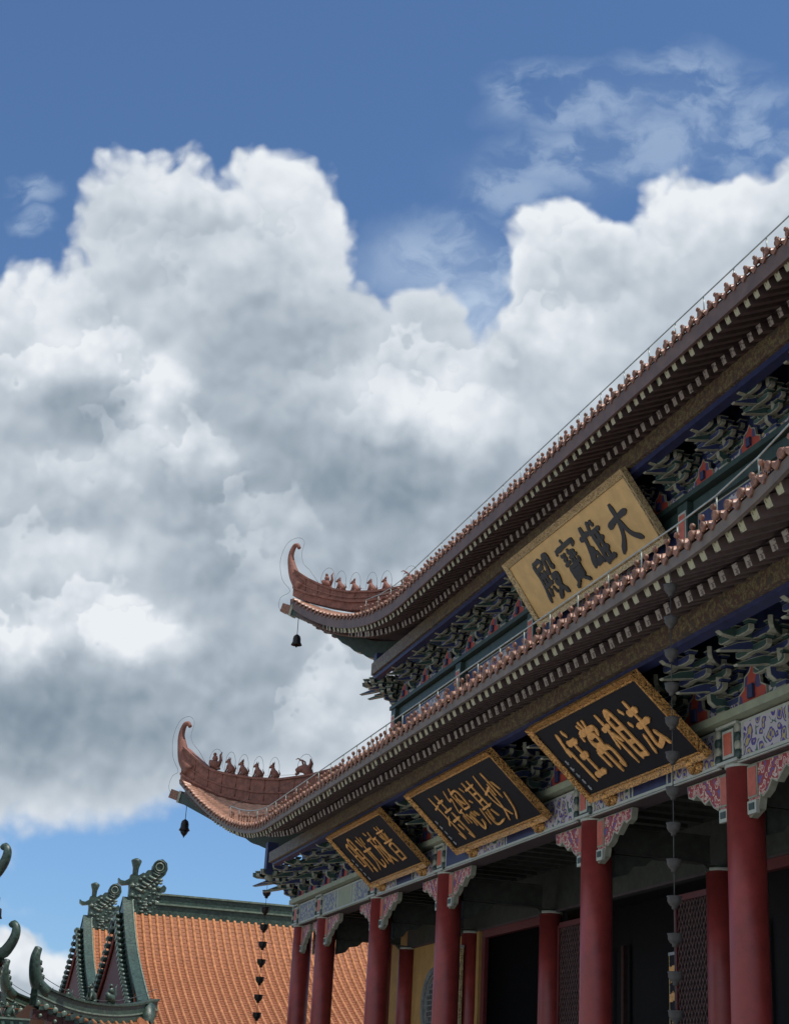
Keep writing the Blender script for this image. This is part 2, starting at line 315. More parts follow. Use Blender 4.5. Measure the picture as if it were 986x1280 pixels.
# ------------------------------------------------------------------ mesh helper
def wloc(o):
    v = Vector(o.location); p = o.parent
    while p: v += Vector(p.location); p = p.parent
    return v
def prop(o, label=None, cat=None, group=None, kind=None):
    if label: o['label'] = label
    if cat: o['category'] = cat
    if group: o['group'] = group
    if kind: o['kind'] = kind
    return o
def root(name, loc, label, cat, group=None):
    o = bpy.data.objects.new(name, None); COL.objects.link(o); o.location = loc; o.empty_display_size = 0.3
    return prop(o, label, cat, group)
class MB:
    def __init__(s): s.v = []; s.f = []; s.m = []; s.ms = []; s.sm = []
    def mi(s, m):
        if m not in s.ms: s.ms.append(m)
        return s.ms.index(m)
    def add(s, vs, fs, m, smooth=False):
        b = len(s.v); s.v += [tuple(v) for v in vs]; k = s.mi(m)
        for f in fs: s.f.append(tuple(b + i for i in f)); s.m.append(k); s.sm.append(smooth)
    def box(s, c, d, m, rot=None, mend=None):
        """c centre, d full size; rot a 3x3"""
        vs = []
        for x in (-.5, .5):
            for y in (-.5, .5):
                for z in (-.5, .5):
                    p = Vector((x * d[0], y * d[1], z * d[2]))
                    if rot is not None: p = rot @ p
                    vs.append(Vector(c) + p)
        fs = [(0, 1, 3, 2), (4, 6, 7, 5), (0, 4, 5, 1), (2, 3, 7, 6), (0, 2, 6, 4), (1, 5, 7, 3)]
        if mend is None: s.add(vs, fs, m)
        else:
            s.add(vs, fs[1:], m); s.add([vs[i] for i in fs[0]], [(0, 1, 2, 3)], mend)
    def beam(s, a, b, w, h, m, mend=None, up=Vector((0, 0, 1))):
        a = Vector(a); b = Vector(b); d = (b - a); L = d.length; d.normalize()
        sd_ = up.cross(d); sd_.normalize(); u = d.cross(sd_)
        rot = Matrix((d, sd_, u)).transposed()
        s.box((a + b) / 2, (L, w, h), m, rot, mend)
    def tube(s, pts, r, m, n=6, caps=True, smooth=True):
        pts = [Vector(p) for p in pts]; rs = r if isinstance(r, (list, tuple)) else [r] * len(pts)
        ref = Vector((0, 0, 1)); vs = []; prev = None
        for i, p in enumerate(pts):
            t = (pts[min(i + 1, len(pts) - 1)] - pts[max(i - 1, 0)]).normalized()
            if prev is None:
                a = t.cross(ref)
                if a.length < 0.1: a = t.cross(Vector((1, 0, 0)))
            else: a = prev - t * prev.dot(t)
            a.normalize(); prev = a; b = t.cross(a)
            for k in range(n):
                an = 2 * math.pi * k / n
                vs.append(p + (a * math.cos(an) + b * math.sin(an)) * rs[i])
        fs = []
        for i in range(len(pts) - 1):
            for k in range(n): fs.append((i * n + k, i * n + (k + 1) % n, (i + 1) * n + (k + 1) % n, (i + 1) * n + k))
        if caps: fs.append(tuple(range(n))[::-1]); fs.append(tuple((len(pts) - 1) * n + k for k in range(n)))
        s.add(vs, fs, m, smooth)
    def lathe(s, prof, m, c=(0, 0, 0), n=12, axis=None, smooth=True):
        """prof (r, h) along axis"""
        c = Vector(c); ax = Vector(axis or (0, 0, 1)).normalized()
        a = ax.cross(Vector((0, 1, 0)));
        if a.length < .1: a = ax.cross(Vector((1, 0, 0)))
        a.normalize(); b = ax.cross(a); vs = []
        for (r, h) in prof:
            for k in range(n):
                an = 2 * math.pi * k / n
                vs.append(c + ax * h + (a * math.cos(an) + b * math.sin(an)) * max(r, 1e-4))
        fs = []
        for i in range(len(prof) - 1):
            for k in range(n): fs.append((i * n + k, i * n + (k + 1) % n, (i + 1) * n + (k + 1) % n, (i + 1) * n + k))
        fs.append(tuple(range(n))[::-1]); fs.append(tuple((len(prof) - 1) * n + k for k in range(n)))
        s.add(vs, fs, m, smooth)
    def ball(s, c, r, m, n=8, sc=(1, 1, 1)):
        c = Vector(c); vs = []; fs = []; k = n // 2 + 1
        for i in range(k):
            t = math.pi * i / (k - 1)
            for j in range(n):
                a = 2 * math.pi * j / n
                rr = max(math.sin(t), 1e-3)
                vs.append(c + Vector((rr * math.cos(a) * r * sc[0], rr * math.sin(a) * r * sc[1], math.cos(t) * r * sc[2])))
        for i in range(k - 1):
            for j in range(n): fs.append((i * n + j, (i + 1) * n + j, (i + 1) * n + (j + 1) % n, i * n + (j + 1) % n))
        s.add(vs, fs, m, True)
    def grid(s, fn, us, vs_, m, smooth=True):
        pts = [fn(u, v) for u in us for v in vs_]; n = len(vs_); fs = []
        for i in range(len(us) - 1):
            for j in range(n - 1): fs.append((i * n + j, (i + 1) * n + j, (i + 1) * n + j + 1, i * n + j + 1))
        s.add(pts, fs, m, smooth)
    def prism(s, poly, T, th, m, mrim=None):
        """2d polygon in the T x-z plane, thickness along T y"""
        n = len(poly)
        a = [T @ Vector((p[0], -th / 2, p[1])) for p in poly]; b = [T @ Vector((p[0], th / 2, p[1])) for p in poly]
        s.add(a + b, [(i, (i + 1) % n, n + (i + 1) % n, n + i) for i in range(n)], mrim or m)
        s.add(a, [tuple(range(n))], m); s.add(b, [tuple(range(n))[::-1]], m)
    def strip(s, L, Rr, T, th, m):
        """plate bounded by two 2d polylines of equal length (left, right) in T x-z plane"""
        n = len(L); vs = []
        for y in (-th / 2, th / 2):
            for p in L: vs.append(T @ Vector((p[0], y, p[1])))
            for p in Rr: vs.append(T @ Vector((p[0], y, p[1])))
        fs = []
        for i in range(n - 1):
            fs.append((i, i + 1, n + i + 1, n + i)); fs.append((2 * n + i, 3 * n + i, 3 * n + i + 1, 2 * n + i + 1))
            fs.append((i, 2 * n + i, 2 * n + i + 1, i + 1)); fs.append((n + i, n + i + 1, 3 * n + i + 1, 3 * n + i))
        fs.append((0, n, 3 * n, 2 * n)); fs.append((n - 1, 3 * n - 1, 4 * n - 1, 2 * n - 1))
        s.add(vs, fs, m)
    def mesh(s, name):
        me = bpy.data.meshes.new(name); me.from_pydata(s.v, [], s.f)
        for m in s.ms: me.materials.append(m)
        me.polygons.foreach_set('material_index', s.m); me.polygons.foreach_set('use_smooth', s.sm)
        me.update(); return me
    def build(s, name, parent=None, loc=None, fix=True):
        """vertices are in world space; loc = origin of the object (world)"""
        if loc is None:
            if not s.v: return None
            xs = [v[0] for v in s.v]; ys = [v[1] for v in s.v]; zs = [v[2] for v in s.v]
            loc = Vector(((min(xs) + max(xs)) / 2, (min(ys) + max(ys)) / 2, min(zs)))
        loc = Vector(loc); s.v = [(v[0] - loc.x, v[1] - loc.y, v[2] - loc.z) for v in s.v]
        me = s.mesh(name)
        if fix:
            bm = bmesh.new(); bm.from_mesh(me); bmesh.ops.recalc_face_normals(bm, faces=bm.faces); bm.to_mesh(me); bm.free()
        return place(me, name, parent, loc)
def place(me, name, parent=None, loc=(0, 0, 0), rotz=0.0):
    o = bpy.data.objects.new(name, me); COL.objects.link(o)
    if parent is not None:
        o.location = Vector(loc) - wloc(parent); o.parent = parent
    else: o.location = loc
    o.rotation_euler = (0, 0, rotz)
    return o
def lerp(a, b, t): return a + (b - a) * t
def smooth01(t): t = max(0, min(1, t)); return t * t * (3 - 2 * t)
def interp(tab, x):
    if x <= tab[0][0]: return tab[0][1]
    for (a, b), (c, d) in zip(tab, tab[1:]):
        if x <= c: return b + (d - b) * (x - a) / (c - a)
    return tab[-1][1]
def catmull(pts, k=4):
    if len(pts) < 3: return [Vector(p) for p in pts]
    P = [Vector(p) for p in pts]; P = [P[0] * 2 - P[1]] + P + [P[-1] * 2 - P[-2]]; out = []
    for i in range(1, len(P) - 2):
        for j in range(k):
            t = j / k
            out.append(0.5 * ((2 * P[i]) + (P[i + 1] - P[i - 1]) * t + (2 * P[i - 1] - 5 * P[i] + 4 * P[i + 1] - P[i + 2]) * t * t + (-P[i - 1] + 3 * P[i] - 3 * P[i + 1] + P[i + 2]) * t ** 3))
    out.append(P[-2]); return out

# ------------------------------------------------------------------ ground
g = MB(); g.add([(-600, -600, 0), (600, -600, 0), (600, 900, 0), (-600, 900, 0)], [(0, 1, 2, 3)], paving)
prop(g.build('ground', None, (0, 0, 0)), 'grey granite paving of the temple courtyard', None, None, 'structure')

# ------------------------------------------------------------------ main hall
hall = root('temple_hall', (12.0, 31.0, 0.0), 'large red columned double eaved temple hall with upturned brown tiled roofs', 'temple')
PITCH = 0.33
DG = 60.8                                 # the far corner lies on the diagonal x + y = DG
class Tier: pass
def mk_tier(xe, xt, zE, lift, pf, y0, yt, n0, nt_, pn, xwall, sl1, sl2, dmax, fade, twoz):
    T = Tier(); T.xe = xe; T.zE = zE; T.dmax = dmax; T.yt = yt; T.nt = nt_; T.xwall = xwall; T.y0 = y0
    def L(y):
        if y > y0: return lift * ((min(y, yt) - y0) / (yt - y0)) ** pf
        if y < n0: return lift * ((n0 - max(y, nt_)) / (n0 - nt_)) ** pn
        return 0.0
    def X(y):
        if y > y0: return xe - (xe - xt) * ((min(y, yt) - y0) / (yt - y0)) ** 2
        if y < n0: return xe - (xe - xt) * ((n0 - max(y, nt_)) / (n0 - nt_)) ** 2
        return xe
    def fd(d): return max(0.0, 1 - max(0, d) / fade) ** 1.15
    T.L = L; T.X = X; T.fd = fd
    T.z = lambda x, y: zE + 0.06 + L(y) * fd(x - X(y)) + sl1 * (x - X(y)) + sl2 * (x - X(y)) ** 2
    T.s1 = lambda x, y: zE - twoz + 0.42 * (x - X(y)) + L(y) * fd(x - X(y))
    T.s2 = lambda x, y: zE - twoz + 0.20 + 0.36 * (x - X(y) - 0.95) + L(y) * fd(x - X(y))
    T.twoz = twoz
    T.hip = lambda y: (DG - y) if y > y0 - 4 else 99.0
    return T
LOW = mk_tier(9.2, 8.5, 8.77, 3.05, 1.75, 41.5, 52.3, 17.5, 7.0, 1.81, 12.05, 0.33, 0.055, 5.1, 4.6, 0.13)
UPR = mk_tier(12.1, 11.2, 15.17, 2.71, 2.1, 39.3, 49.6, 15.5, 7.0, 1.9, 14.2, 0.34, 0.035, 8.0, 4.6, 0.29)
def refl(p): return Vector((DG - p[1], DG - p[0], p[2]))
ident = lambda p: Vector(p)

def tile_roof(T, side, ymin, ymax, name='tiled_roof'):
    f = refl if side else ident
    mb = MB()
    # bed
    ys = []
    y = ymin
    while y < ymax: ys.append(y); y += 0.5
    ys.append(ymax)
    def bed(y, t):
        x0 = T.X(y) + 0.02; x1 = min(T.X(y) + T.dmax, max(T.hip(y), x0 + 0.05))
        x = lerp(x0, x1, t); return f((x, y, T.z(x, y)))
    mb.grid(bed, ys, [i / 10 for i in range(11)], tile_bed)
    # barrel rows
    n = int((ymax - ymin) / PITCH)
    for k in range(n + 1):
        y = ymin + (k + 0.5) * PITCH
        if y > ymax - 0.12: continue
        x0 = T.X(y) - 0.05; x1 = min(T.X(y) + T.dmax, T.hip(y))
        if x1 - x0 < 0.12: continue
        ns = max(1, int((x1 - x0) / 0.36)); r = 0.072
        vs = []; 
        for i in range(ns + 1):
            for lip in ((0,) if i in (0, ns) else (1, 0)):
                x = x0 + (x1 - x0) * i / ns; z = T.z(x, y); rr = r * (1.0 if not lip else 0.9)
                for a in range(7):
                    an = math.pi * a / 6
                    vs.append(f((x, y + rr * math.cos(an), z + 0.02 + rr * 1.15 * math.sin(an))))
        m_ = len(vs) // 7; fs = []
        for i in range(m_ - 1):
            for a in range(6): fs.append((i * 7 + a, (i + 1) * 7 + a, (i + 1) * 7 + a + 1, i * 7 + a + 1))
        mb.add(vs, fs, tile_m, True)
        # end disc
        z = T.z(x0, y); c = f((x0 - 0.012 + random.uniform(-.012, .012), y + random.uniform(-.01, .01), z + 0.035 + random.uniform(-.01, .01))); ax = f((x0 - 1, y + random.uniform(-.1, .1), z + random.uniform(-.14, .08))) - f((x0, y, z))
        mb.lathe([(0.070, -0.03), (0.070, 0.012), (0.054, 0.02), (0.045, 0.006), (0.026, 0.022), (0.008, 0.026)], tilecap, c, 10, ax)
        # nail cap standing on the first barrel, a few are missing
        if random.random() < 0.86 and y < T.yt - 6.0:
            xk = x0 + 0.15 + random.uniform(-.03, .03); zk = T.z(xk, y) + 0.09 + random.uniform(-.02, .012)
            mb.lathe([(0.026, 0), (0.016, 0.05), (0.016, 0.13), (0.036, 0.145), (0.044, 0.17), (0.036, 0.20), (0.016, 0.215), (0.005, 0.22)], tilecap, f((xk, y + random.uniform(-.015, .015), zk)), 8, (random.uniform(-.12, .12), random.uniform(-.12, .12), 1))
        # drip tile between the rows
        yd = y + PITCH / 2
        if yd < ymax:
            xd = T.X(yd) - 0.035 + random.uniform(-.012, .012); zd = T.z(xd, yd) + random.uniform(-.012, .012)
            w = 0.085
            pts = [(-w, 0.03), (0, 0.0), (w, 0.03), (w, -0.025), (0.045, -0.065), (0, -0.10), (-0.045, -0.065), (-w, -0.025)]
            a_ = [f((xd, yd + p[0], zd + p[1])) for p in pts]; b_ = [f((xd + 0.025, yd + p[0], zd + p[1])) for p in pts]
            mb.add(a_ + b_, [tuple(range(8)), tuple(range(15, 7, -1))] + [(i, (i + 1) % 8, 8 + (i + 1) % 8, 8 + i) for i in range(8)], tilecap)
    return mb.build(name, hall)

def fascia(T, side, ymin, ymax, m_):
    f = refl if side else ident; mb = MB()
    y = ymin; sec = []
    h = T.twoz + 0.01
    while True:
        x = T.X(y); z = T.zE + T.L(y)
        lo = 0.035 if side == 2 else 0.0
        sec.append([f((x + 0.01, y, z - h)), f((x - 0.01, y, z + 0.0)), f((x + 0.05, y, z + 0.02)), f((x + 0.07, y, z - h))])
        if y >= ymax: break
        y = min(ymax, y + 0.4)
    vs = [p for s_ in sec for p in s_]; fs = []
    for i in range(len(sec) - 1):
        for a in range(4): fs.append((i * 4 + a, i * 4 + (a + 1) % 4, (i + 1) * 4 + (a + 1) % 4, (i + 1) * 4 + a))
    fs += [(0, 1, 2, 3), tuple(len(vs) - 4 + i for i in (3, 2, 1, 0))]
    mb.add(vs, fs, m_); return mb.build('eave_board', hall)

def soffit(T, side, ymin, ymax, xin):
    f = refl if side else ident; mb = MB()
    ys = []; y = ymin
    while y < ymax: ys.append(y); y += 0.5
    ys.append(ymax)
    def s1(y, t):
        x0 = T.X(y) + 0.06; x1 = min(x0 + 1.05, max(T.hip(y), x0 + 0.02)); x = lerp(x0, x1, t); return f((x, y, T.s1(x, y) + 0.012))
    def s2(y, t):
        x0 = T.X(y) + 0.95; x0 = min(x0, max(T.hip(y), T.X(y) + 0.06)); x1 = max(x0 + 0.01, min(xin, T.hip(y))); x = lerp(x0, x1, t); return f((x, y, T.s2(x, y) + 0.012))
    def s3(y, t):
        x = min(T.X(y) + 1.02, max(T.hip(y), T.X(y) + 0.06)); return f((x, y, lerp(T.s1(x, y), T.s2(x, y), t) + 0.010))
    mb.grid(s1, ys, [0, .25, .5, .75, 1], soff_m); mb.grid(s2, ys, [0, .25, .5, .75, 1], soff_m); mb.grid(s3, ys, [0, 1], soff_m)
    return mb.build('soffit', hall)

RAF = []     # (distance, builder)
def rafters(T, side, ymin, ymax, xin, corner, w=0.14, h=0.155):
    f = refl if side else ident
    n = int((ymax - ymin) / PITCH)
    for k in range(n + 1):
        y = ymin + (k + 0.5) * PITCH
        if y > ymax - 0.15: break
        E = Vector((T.X(y) + 0.11, y, 0))
        t = smooth01((y - (corner[1] - 4.6)) / (ymax - corner[1] + 4.6)) if y > corner[1] - 4.6 else 0
        I = Vector((xin, lerp(y, corner[1] - 0.4, t), 0)) if t > 0 else Vector((xin, y, 0))
        d = (I - E); Ld = d.length; d.normalize()
        if T.X(y) + 0.7 > T.hip(y): pass
        for row in (1, 2):
            a = E + d * (0.0 if row == 1 else 0.84); b = E + d * (1.0 if row == 1 else max(1.2, Ld))
            if row == 2 and (a.x > T.hip(a.y) - 0.10): continue
            if row == 1 and (b.x > T.hip(b.y)):
                b = E + d * max(0.25, 1.0 * (T.hip(E.y) - E.x) / max(0.01, (b.x - E.x) + (b.y - E.y) * 0))
                if b.x > T.hip(b.y): b = E + d * 0.2
            fn = T.s1 if row == 1 else T.s2
            az = fn(a.x, a.y) - h / 2 + random.uniform(-.012, 0); bz = fn(b.x, b.y) - h / 2; a = a + d * random.uniform(-.02, .02)
            pa = f((a.x, a.y, az)); pb = f((b.x, b.y, bz))
            dist = (pa - EYE).length
            # seen inside the frame?
            q = pa - EYE; dep = q.dot(FW); vis = dep > 0 and abs(q.dot(RT) / dep) < 0.262 and abs(q.dot(UP) / dep) < 0.335
            RAF.append((dist if (vis and not side) else 1e3 + dist, pa, pb, w, h, rend_m if row == 1 else rend2_m))

def hip_ridge(T, inner, outer, bot, hooks, th=0.34, drop=0.0):
    """diagonal wall of the corner ridge; inner/outer = (x, z) of its top outline"""
    Tm = lambda x, z, o: Vector((x + o * 0.7071, DG - x + o * 0.7071, z))
    mb = MB()
    xs = [p[0] for p in inner]
    x0 = bot[0][0]
    # body: top polyline sampled at bot xs
    full_bot = bot; top = inner
    n = 24; xa = full_bot[0][0]; xb = full_bot[-1][0]
    L_ = []; R_ = []
    for i in range(n + 1):
        x = lerp(xa, xb, i / n)
        L_.append((x, interp(full_bot, x) - 0.25)); R_.append((x, interp(top, x) - 0.05 - drop * smooth01((x - xa) / 1.2)))
    def sec(pts, th_, m_):
        vs = []
        for o in (-th_ / 2, th_ / 2):
            for p in pts[0]: vs.append(Tm(p[0], p[1], o))
            for p in pts[1]: vs.append(Tm(p[0], p[1], o))
        k = len(pts[0]); fs = []
        for i in range(k - 1):
            fs += [(i, i + 1, k + i + 1, k + i), (2 * k + i, 3 * k + i, 3 * k + i + 1, 2 * k + i + 1), (i, 2 * k + i, 2 * k + i + 1, i + 1), (k + i, k + i + 1, 3 * k + i + 1, 3 * k + i)]
        fs += [(0, k, 3 * k, 2 * k), (k - 1, 3 * k - 1, 4 * k - 1, 2 * k - 1)]
        mb.add(vs, fs, m_)
    sec((L_, R_), th, ridge_m)
    # cap and bands
    sec(([(p[0], p[1]) for p in R_], [(p[0], p[1] + 0.07) for p in R_]), th + 0.12, ridge_m)
    sec(([(p[0], lerp(l[1] + .25, p[1], .45)) for l, p in zip(L_, R_)], [(p[0], lerp(l[1] + .25, p[1], .45) + 0.05) for l, p in zip(L_, R_)]), th + 0.07, ridge_m)
    sec(([(p[0], l[1] + 0.25) for l, p in zip(L_, R_)], [(p[0], l[1] + 0.33) for l, p in zip(L_, R_)]), th + 0.12, ridge_m)
    for i in range(2, n, 2):
        (x_, zb_), (_, zt_) = L_[i], R_[i]
        zb_ += 0.34; zm = lerp(zb_ - .09, zt_, .45)
        for (a_, b_) in ((zb_, zm), (zm + 0.06, zt_)):
            if b_ - a_ < 0.05: continue
            for o in (-th / 2 - 0.008, th / 2 + 0.008):
                mb.tube([Tm(x_, a_, o), Tm(x_, b_, o)], 0.016, ridge_m, 4)
    # hook as a tapering horn of round section
    c = catmull([Vector((p[0], 0, p[1])) for p in hooks[0]], 4)
    rr = hooks[1]
    rs = [interp([(i / (len(rr) - 1), v) for i, v in enumerate(rr)], i / (len(c) - 1)) for i in range(len(c))]
    pts = [Tm(p.x, p.z, 0) for p in c]
    mb.tube(pts, rs, ridge_m, 8)
    return mb

def beast(kind):
    """small seated roof beast, facing -x, origin at its foot"""
    mb = MB(); m_ = ridge_m
    if kind == 'rider':
        mb.tube([(0.10, 0, 0.05), (0.0, 0, 0.16), (-0.12, 0, 0.20), (-0.20, 0, 0.30)], [0.10, 0.15, 0.12, 0.05], m_, 8)
        mb.ball((-0.02, 0, 0.36), 0.10, m_, 8, (1, .9, 1.1)); mb.ball((-0.04, 0, 0.50), 0.06, m_, 8)
        mb.tube([(0.12, 0, 0.12), (0.20, 0, 0.30), (0.17, 0, 0.46), (0.23, 0, 0.56)], [0.07, 0.05, 0.035, 0.012], m_, 6)
        mb.box((0, 0, 0.03), (0.34, 0.14, 0.06), m_)
    elif kind == 'chief':
        mb.tube([(0.20, 0, 0.0), (0.12, 0, 0.18), (-0.02, 0, 0.28), (-0.18, 0, 0.26), (-0.30, 0, 0.22)], [0.14, 0.16, 0.15, 0.11, 0.07], m_, 8)
        mb.tube([(-0.22, 0, 0.16), (-0.32, 0, 0.10)], [0.06, 0.04], m_, 6)
        for s_ in (-1, 1): mb.tube([(-0.02, s_ * .06, 0.36), (-0.06, s_ * .09, 0.50), (-0.20, s_ * .11, 0.58), (-0.28, s_ * .11, 0.55)], [0.035, 0.03, 0.02, 0.01], m_, 5)
        mb.tube([(0.14, 0, 0.25), (0.22, 0, 0.42), (0.18, 0, 0.58)], [0.09, 0.06, 0.015], m_, 6)
    else:
        mb.tube([(0.14, 0, 0.04), (0.07, 0, 0.16), (-0.01, 0, 0.28), (-0.03, 0, 0.37)], [0.11, 0.12, 0.085, 0.06], m_, 8)
        mb.ball((-0.06, 0, 0.42), 0.072, m_, 8, (1.25, .9, 1)); mb.tube([(-0.10, 0, 0.41), (-0.17, 0, 0.38)], [0.045, 0.03], m_, 6)
        for s_ in (-1, 1):
            mb.tube([(-0.04, s_ * .055, 0.26), (-0.08, s_ * .06, 0.12), (-0.13, s_ * .06, 0.02)], [0.04, 0.03, 0.035], m_, 6)
            mb.tube([(-0.03, s_ * .04, 0.47), (-0.01, s_ * .05, 0.55)], [0.025, 0.006], m_, 5)
            mb.tube([(0.12, s_ * .08, 0.06), (0.02, s_ * .09, 0.03)], [0.06, 0.03], m_, 6)
        mb.tube([(0.18, 0, 0.06), (0.25, 0, 0.16), (0.20, 0, 0.28)], [0.035, 0.03, 0.01], m_, 5)
        if kind == 'horned': mb.tube([(-0.03, 0, 0.47), (0.02, 0, 0.58)], [0.03, 0.005], m_, 5)
        mb.box((0.0, 0, 0.012), (0.38, 0.16, 0.05), m_)
    return mb

def corner_parts(T, inner, bot, hooks, beasts, drop):
    mb = hip_ridge(T, inner, None, bot, hooks, drop=drop)
    hr = mb.build('hip_ridge', hall)
    for i, (x, z, kind, s_) in enumerate(beasts):
        b = beast(kind); me = b.mesh('ridge_beast')
        o = place(me, 'ridge_beast', hr, (x, DG - x, z - drop * smooth01((x - bot[0][0]) / 1.2))); o.rotation_euler = (0, 0, R(-45)); o.scale = (s_, s_, s_)
    return hr

# ---- roofs
tile_roof(LOW, 0, 7.0, 52.15); tile_roof(LOW, 1, 40.0, 52.15)
tile_roof(UPR, 0, 7.0, 49.45); tile_roof(UPR, 1, 37.0, 49.45)
fascia(LOW, 0, 7.0, 52.25, fascia_m); fascia(LOW, 1, 36.0, 52.25, fascia_m)
fascia(UPR, 0, 7.0, 49.5, fascia_u); fascia(UPR, 1, 34.0, 49.5, fascia_u)
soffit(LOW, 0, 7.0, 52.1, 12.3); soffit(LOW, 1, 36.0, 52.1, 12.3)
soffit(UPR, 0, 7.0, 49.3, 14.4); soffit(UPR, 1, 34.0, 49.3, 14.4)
rafters(LOW, 0, 7.0, 52.1, 12.2, (12.05, 48.75)); rafters(LOW, 1, 40.0, 52.1, 12.2, (12.05, 48.75))
rafters(UPR, 0, 7.0, 49.4, 14.2, (14.2, 46.6), 0.14, 0.165); rafters(UPR, 1, 38.0, 49.4, 14.2, (14.2, 46.6), 0.14, 0.165)
RAF.sort(key=lambda r: r[0])
rest = MB()
for i, (d_, pa, pb, w, h, me_) in enumerate(RAF):
    if i < 100:
        b = MB(); b.beam(pa, pb, w, h, raft_m, me_); b.build('rafter', hall)
    else: rest.beam(pa, pb, w, h, raft_m, me_)
prop(rest.build('rafter', hall), None, None, None, 'stuff')

corner_parts(LOW,
    [(8.45, 13.1), (8.71, 12.77), (9.31, 12.25), (9.97, 12.02), (10.71, 11.83), (11.42, 11.75), (12.2, 11.83), (13.4, 12.15)],
    [(8.62, 11.92), (9.14, 11.53), (9.86, 11.12), (10.78, 10.82), (11.6, 10.75), (12.4, 10.95), (13.4, 11.3)],
    ([(8.85, 12.05), (8.62, 12.45), (8.50, 12.95), (8.44, 13.35), (8.50, 13.68), (8.60, 13.74), (8.67, 13.62)], [0.30, 0.24, 0.17, 0.11, 0.085, 0.08, 0.07]),
    [(9.5, 12.20, 'rider', 1.05), (9.92, 12.07, 'lion', 1.0), (10.29, 11.96, 'horned', 1.0), (10.71, 11.86, 'lion', 1.0), (11.15, 11.80, 'horned', 1.0), (11.99, 11.80, 'chief', 1.05)], 0.15)
corner_parts(UPR,
    [(11.15, 19.0), (11.43, 18.78), (11.72, 18.53), (12.36, 18.22), (12.91, 18.02), (13.58, 17.93), (14.23, 17.97), (15.5, 18.3)],
    [(11.36, 18.15), (11.75, 17.9), (12.4, 17.61), (12.94, 17.42), (13.38, 17.37), (13.9, 17.42), (14.6, 17.6), (15.5, 17.9)],
    ([(11.55, 18.2), (11.33, 18.6), (11.20, 19.05), (11.15, 19.45), (11.22, 19.76), (11.31, 19.80), (11.37, 19.68)], [0.28, 0.22, 0.15, 0.10, 0.08, 0.075, 0.065]),
    [(12.23, 18.26, 'rider', 0.95), (12.59, 18.12, 'lion', 0.95), (12.99, 18.0, 'horned', 0.95), (13.44, 17.94, 'lion', 0.95), (13.83, 17.93, 'horned', 0.95), (14.46, 17.98, 'chief', 1.0)], 0.20)

# main ridge and far slopes close the roof volume
mb = MB()
mb.add([(20.0, 12, 20.0), (20.0, 42, 20.0), (28, 46, 15.4), (28, 8, 15.4)], [(0, 1, 2, 3)], tile_bed)
mb.box((20.2, 27, 20.4), (0.5, 30, 1.2), ridge_m)
mb.build('main_ridge', hall)

# corner beams under the tips
def corner_beam(bot, th):
    """bot: lower outline (x, z) on the diagonal, tip first"""
    mb = MB()
    f = lambda x, z, o=0.0: Vector((x + o * .7071, DG - x + o * .7071, z))
    n = 36; xa = bot[0][0]; xb = bot[-1][0]; L_ = []; R_ = []
    for i in range(n + 1):
        t = i / n; x = lerp(xa, xb, t); zb = interp(bot, x)
        sc = 0.06 * abs(math.sin((t - .45) * math.pi * 9)) if t > .45 else 0
        L_.append((x, zb - sc)); R_.append((x, zb + lerp(0.34, 0.62, t)))
    for (off, m_, inset) in ((0, greenp, 0.0),):
        vs = []
        for o in (-th / 2, th / 2):
            for p in L_: vs.append(f(p[0], p[1], o))
            for p in R_: vs.append(f(p[0], p[1], o))
        k = n + 1; fs = []
        for i in range(n): fs += [(i, i + 1, k + i + 1, k + i), (2 * k + i, 3 * k + i, 3 * k + i + 1, 2 * k + i + 1), (k + i, k + i + 1, 3 * k + i + 1, 3 * k + i)]
        fs += [(0, k, 3 * k, 2 * k), (k - 1, 3 * k - 1, 4 * k - 1, 2 * k - 1)]
        mb.add(vs, fs, m_)
        mb.add(vs, [(i, 2 * k + i, 2 * k + i + 1, i + 1) for i in range(n)], br_rim)
    a = bot[0]
    mb.beam(f(a[0] - 0.26, a[1] + 0.30), f(a[0] - 0.002, a[1] + 0.17), th + 0.04, 0.30, tilecap)
    mb.beam(f(a[0] - 0.01, a[1] + 0.17), f(a[0] + 0.05, a[1] + 0.15), th + 0.07, 0.40, br_rim)
    mb.build('corner_beam', hall)
corner_beam([(8.62, 11.02), (9.4, 10.5), (10.1, 10.02), (10.6, 9.74), (10.95, 9.50), (11.4, 9.36), (12.1, 9.30)], 0.30)
corner_beam([(11.32, 17.24), (11.89, 16.86), (12.57, 16.34), (13.14, 15.80), (13.62, 15.46), (14.3, 15.3)], 0.28)
for (x, y, z0, z1) in ((11.12, 48.85, 8.45, 9.45), (13.72, 46.75, 14.55, 15.5)):
    mb = MB(); mb.box((x, y, (z0 + z1) / 2), (0.34, 0.34, z1 - z0), br_blue); mb.lathe([(0.10, 0.02), (0.17, -0.08), (0.13, -0.2), (0.05, -0.27)], br_rim, (x, y, z0), 10)
    mb.build('hanging_post', hall)

# ---- eave purlins (gilded) and blue beam below
def run_beam(name, x, z0, z1, w, y0, y1, m_, xs=None, xr=24.0):
    mb = MB(); zc = (z0 + z1) / 2
    mb.box((x, (y0 + y1) / 2, zc), (w, y1 - y0, z1 - z0), m_)
    ys = DG - x; xs = xs or x + w / 2 + 0.004
    mb.box(((xs + xr) / 2, ys, zc), (xr - xs, w, z1 - z0), m_)
    return mb.build(name, hall)
run_beam('eave_purlin', 10.78, 8.57, 8.88, 0.26, 8.0, 47.1, gold_beam, 12.2)
run_beam('purlin_beam', 10.86, 8.49, 8.567, 0.22, 8.0, 47.0, blue_m, 12.2)
run_beam('eave_purlin', 13.45, 14.63, 15.02, 0.28, 8.0, 46.3, gold_beam, 14.4)
run_beam('purlin_beam', 13.50, 14.50, 14.627, 0.22, 8.0, 46.2, blue_m, 14.4)
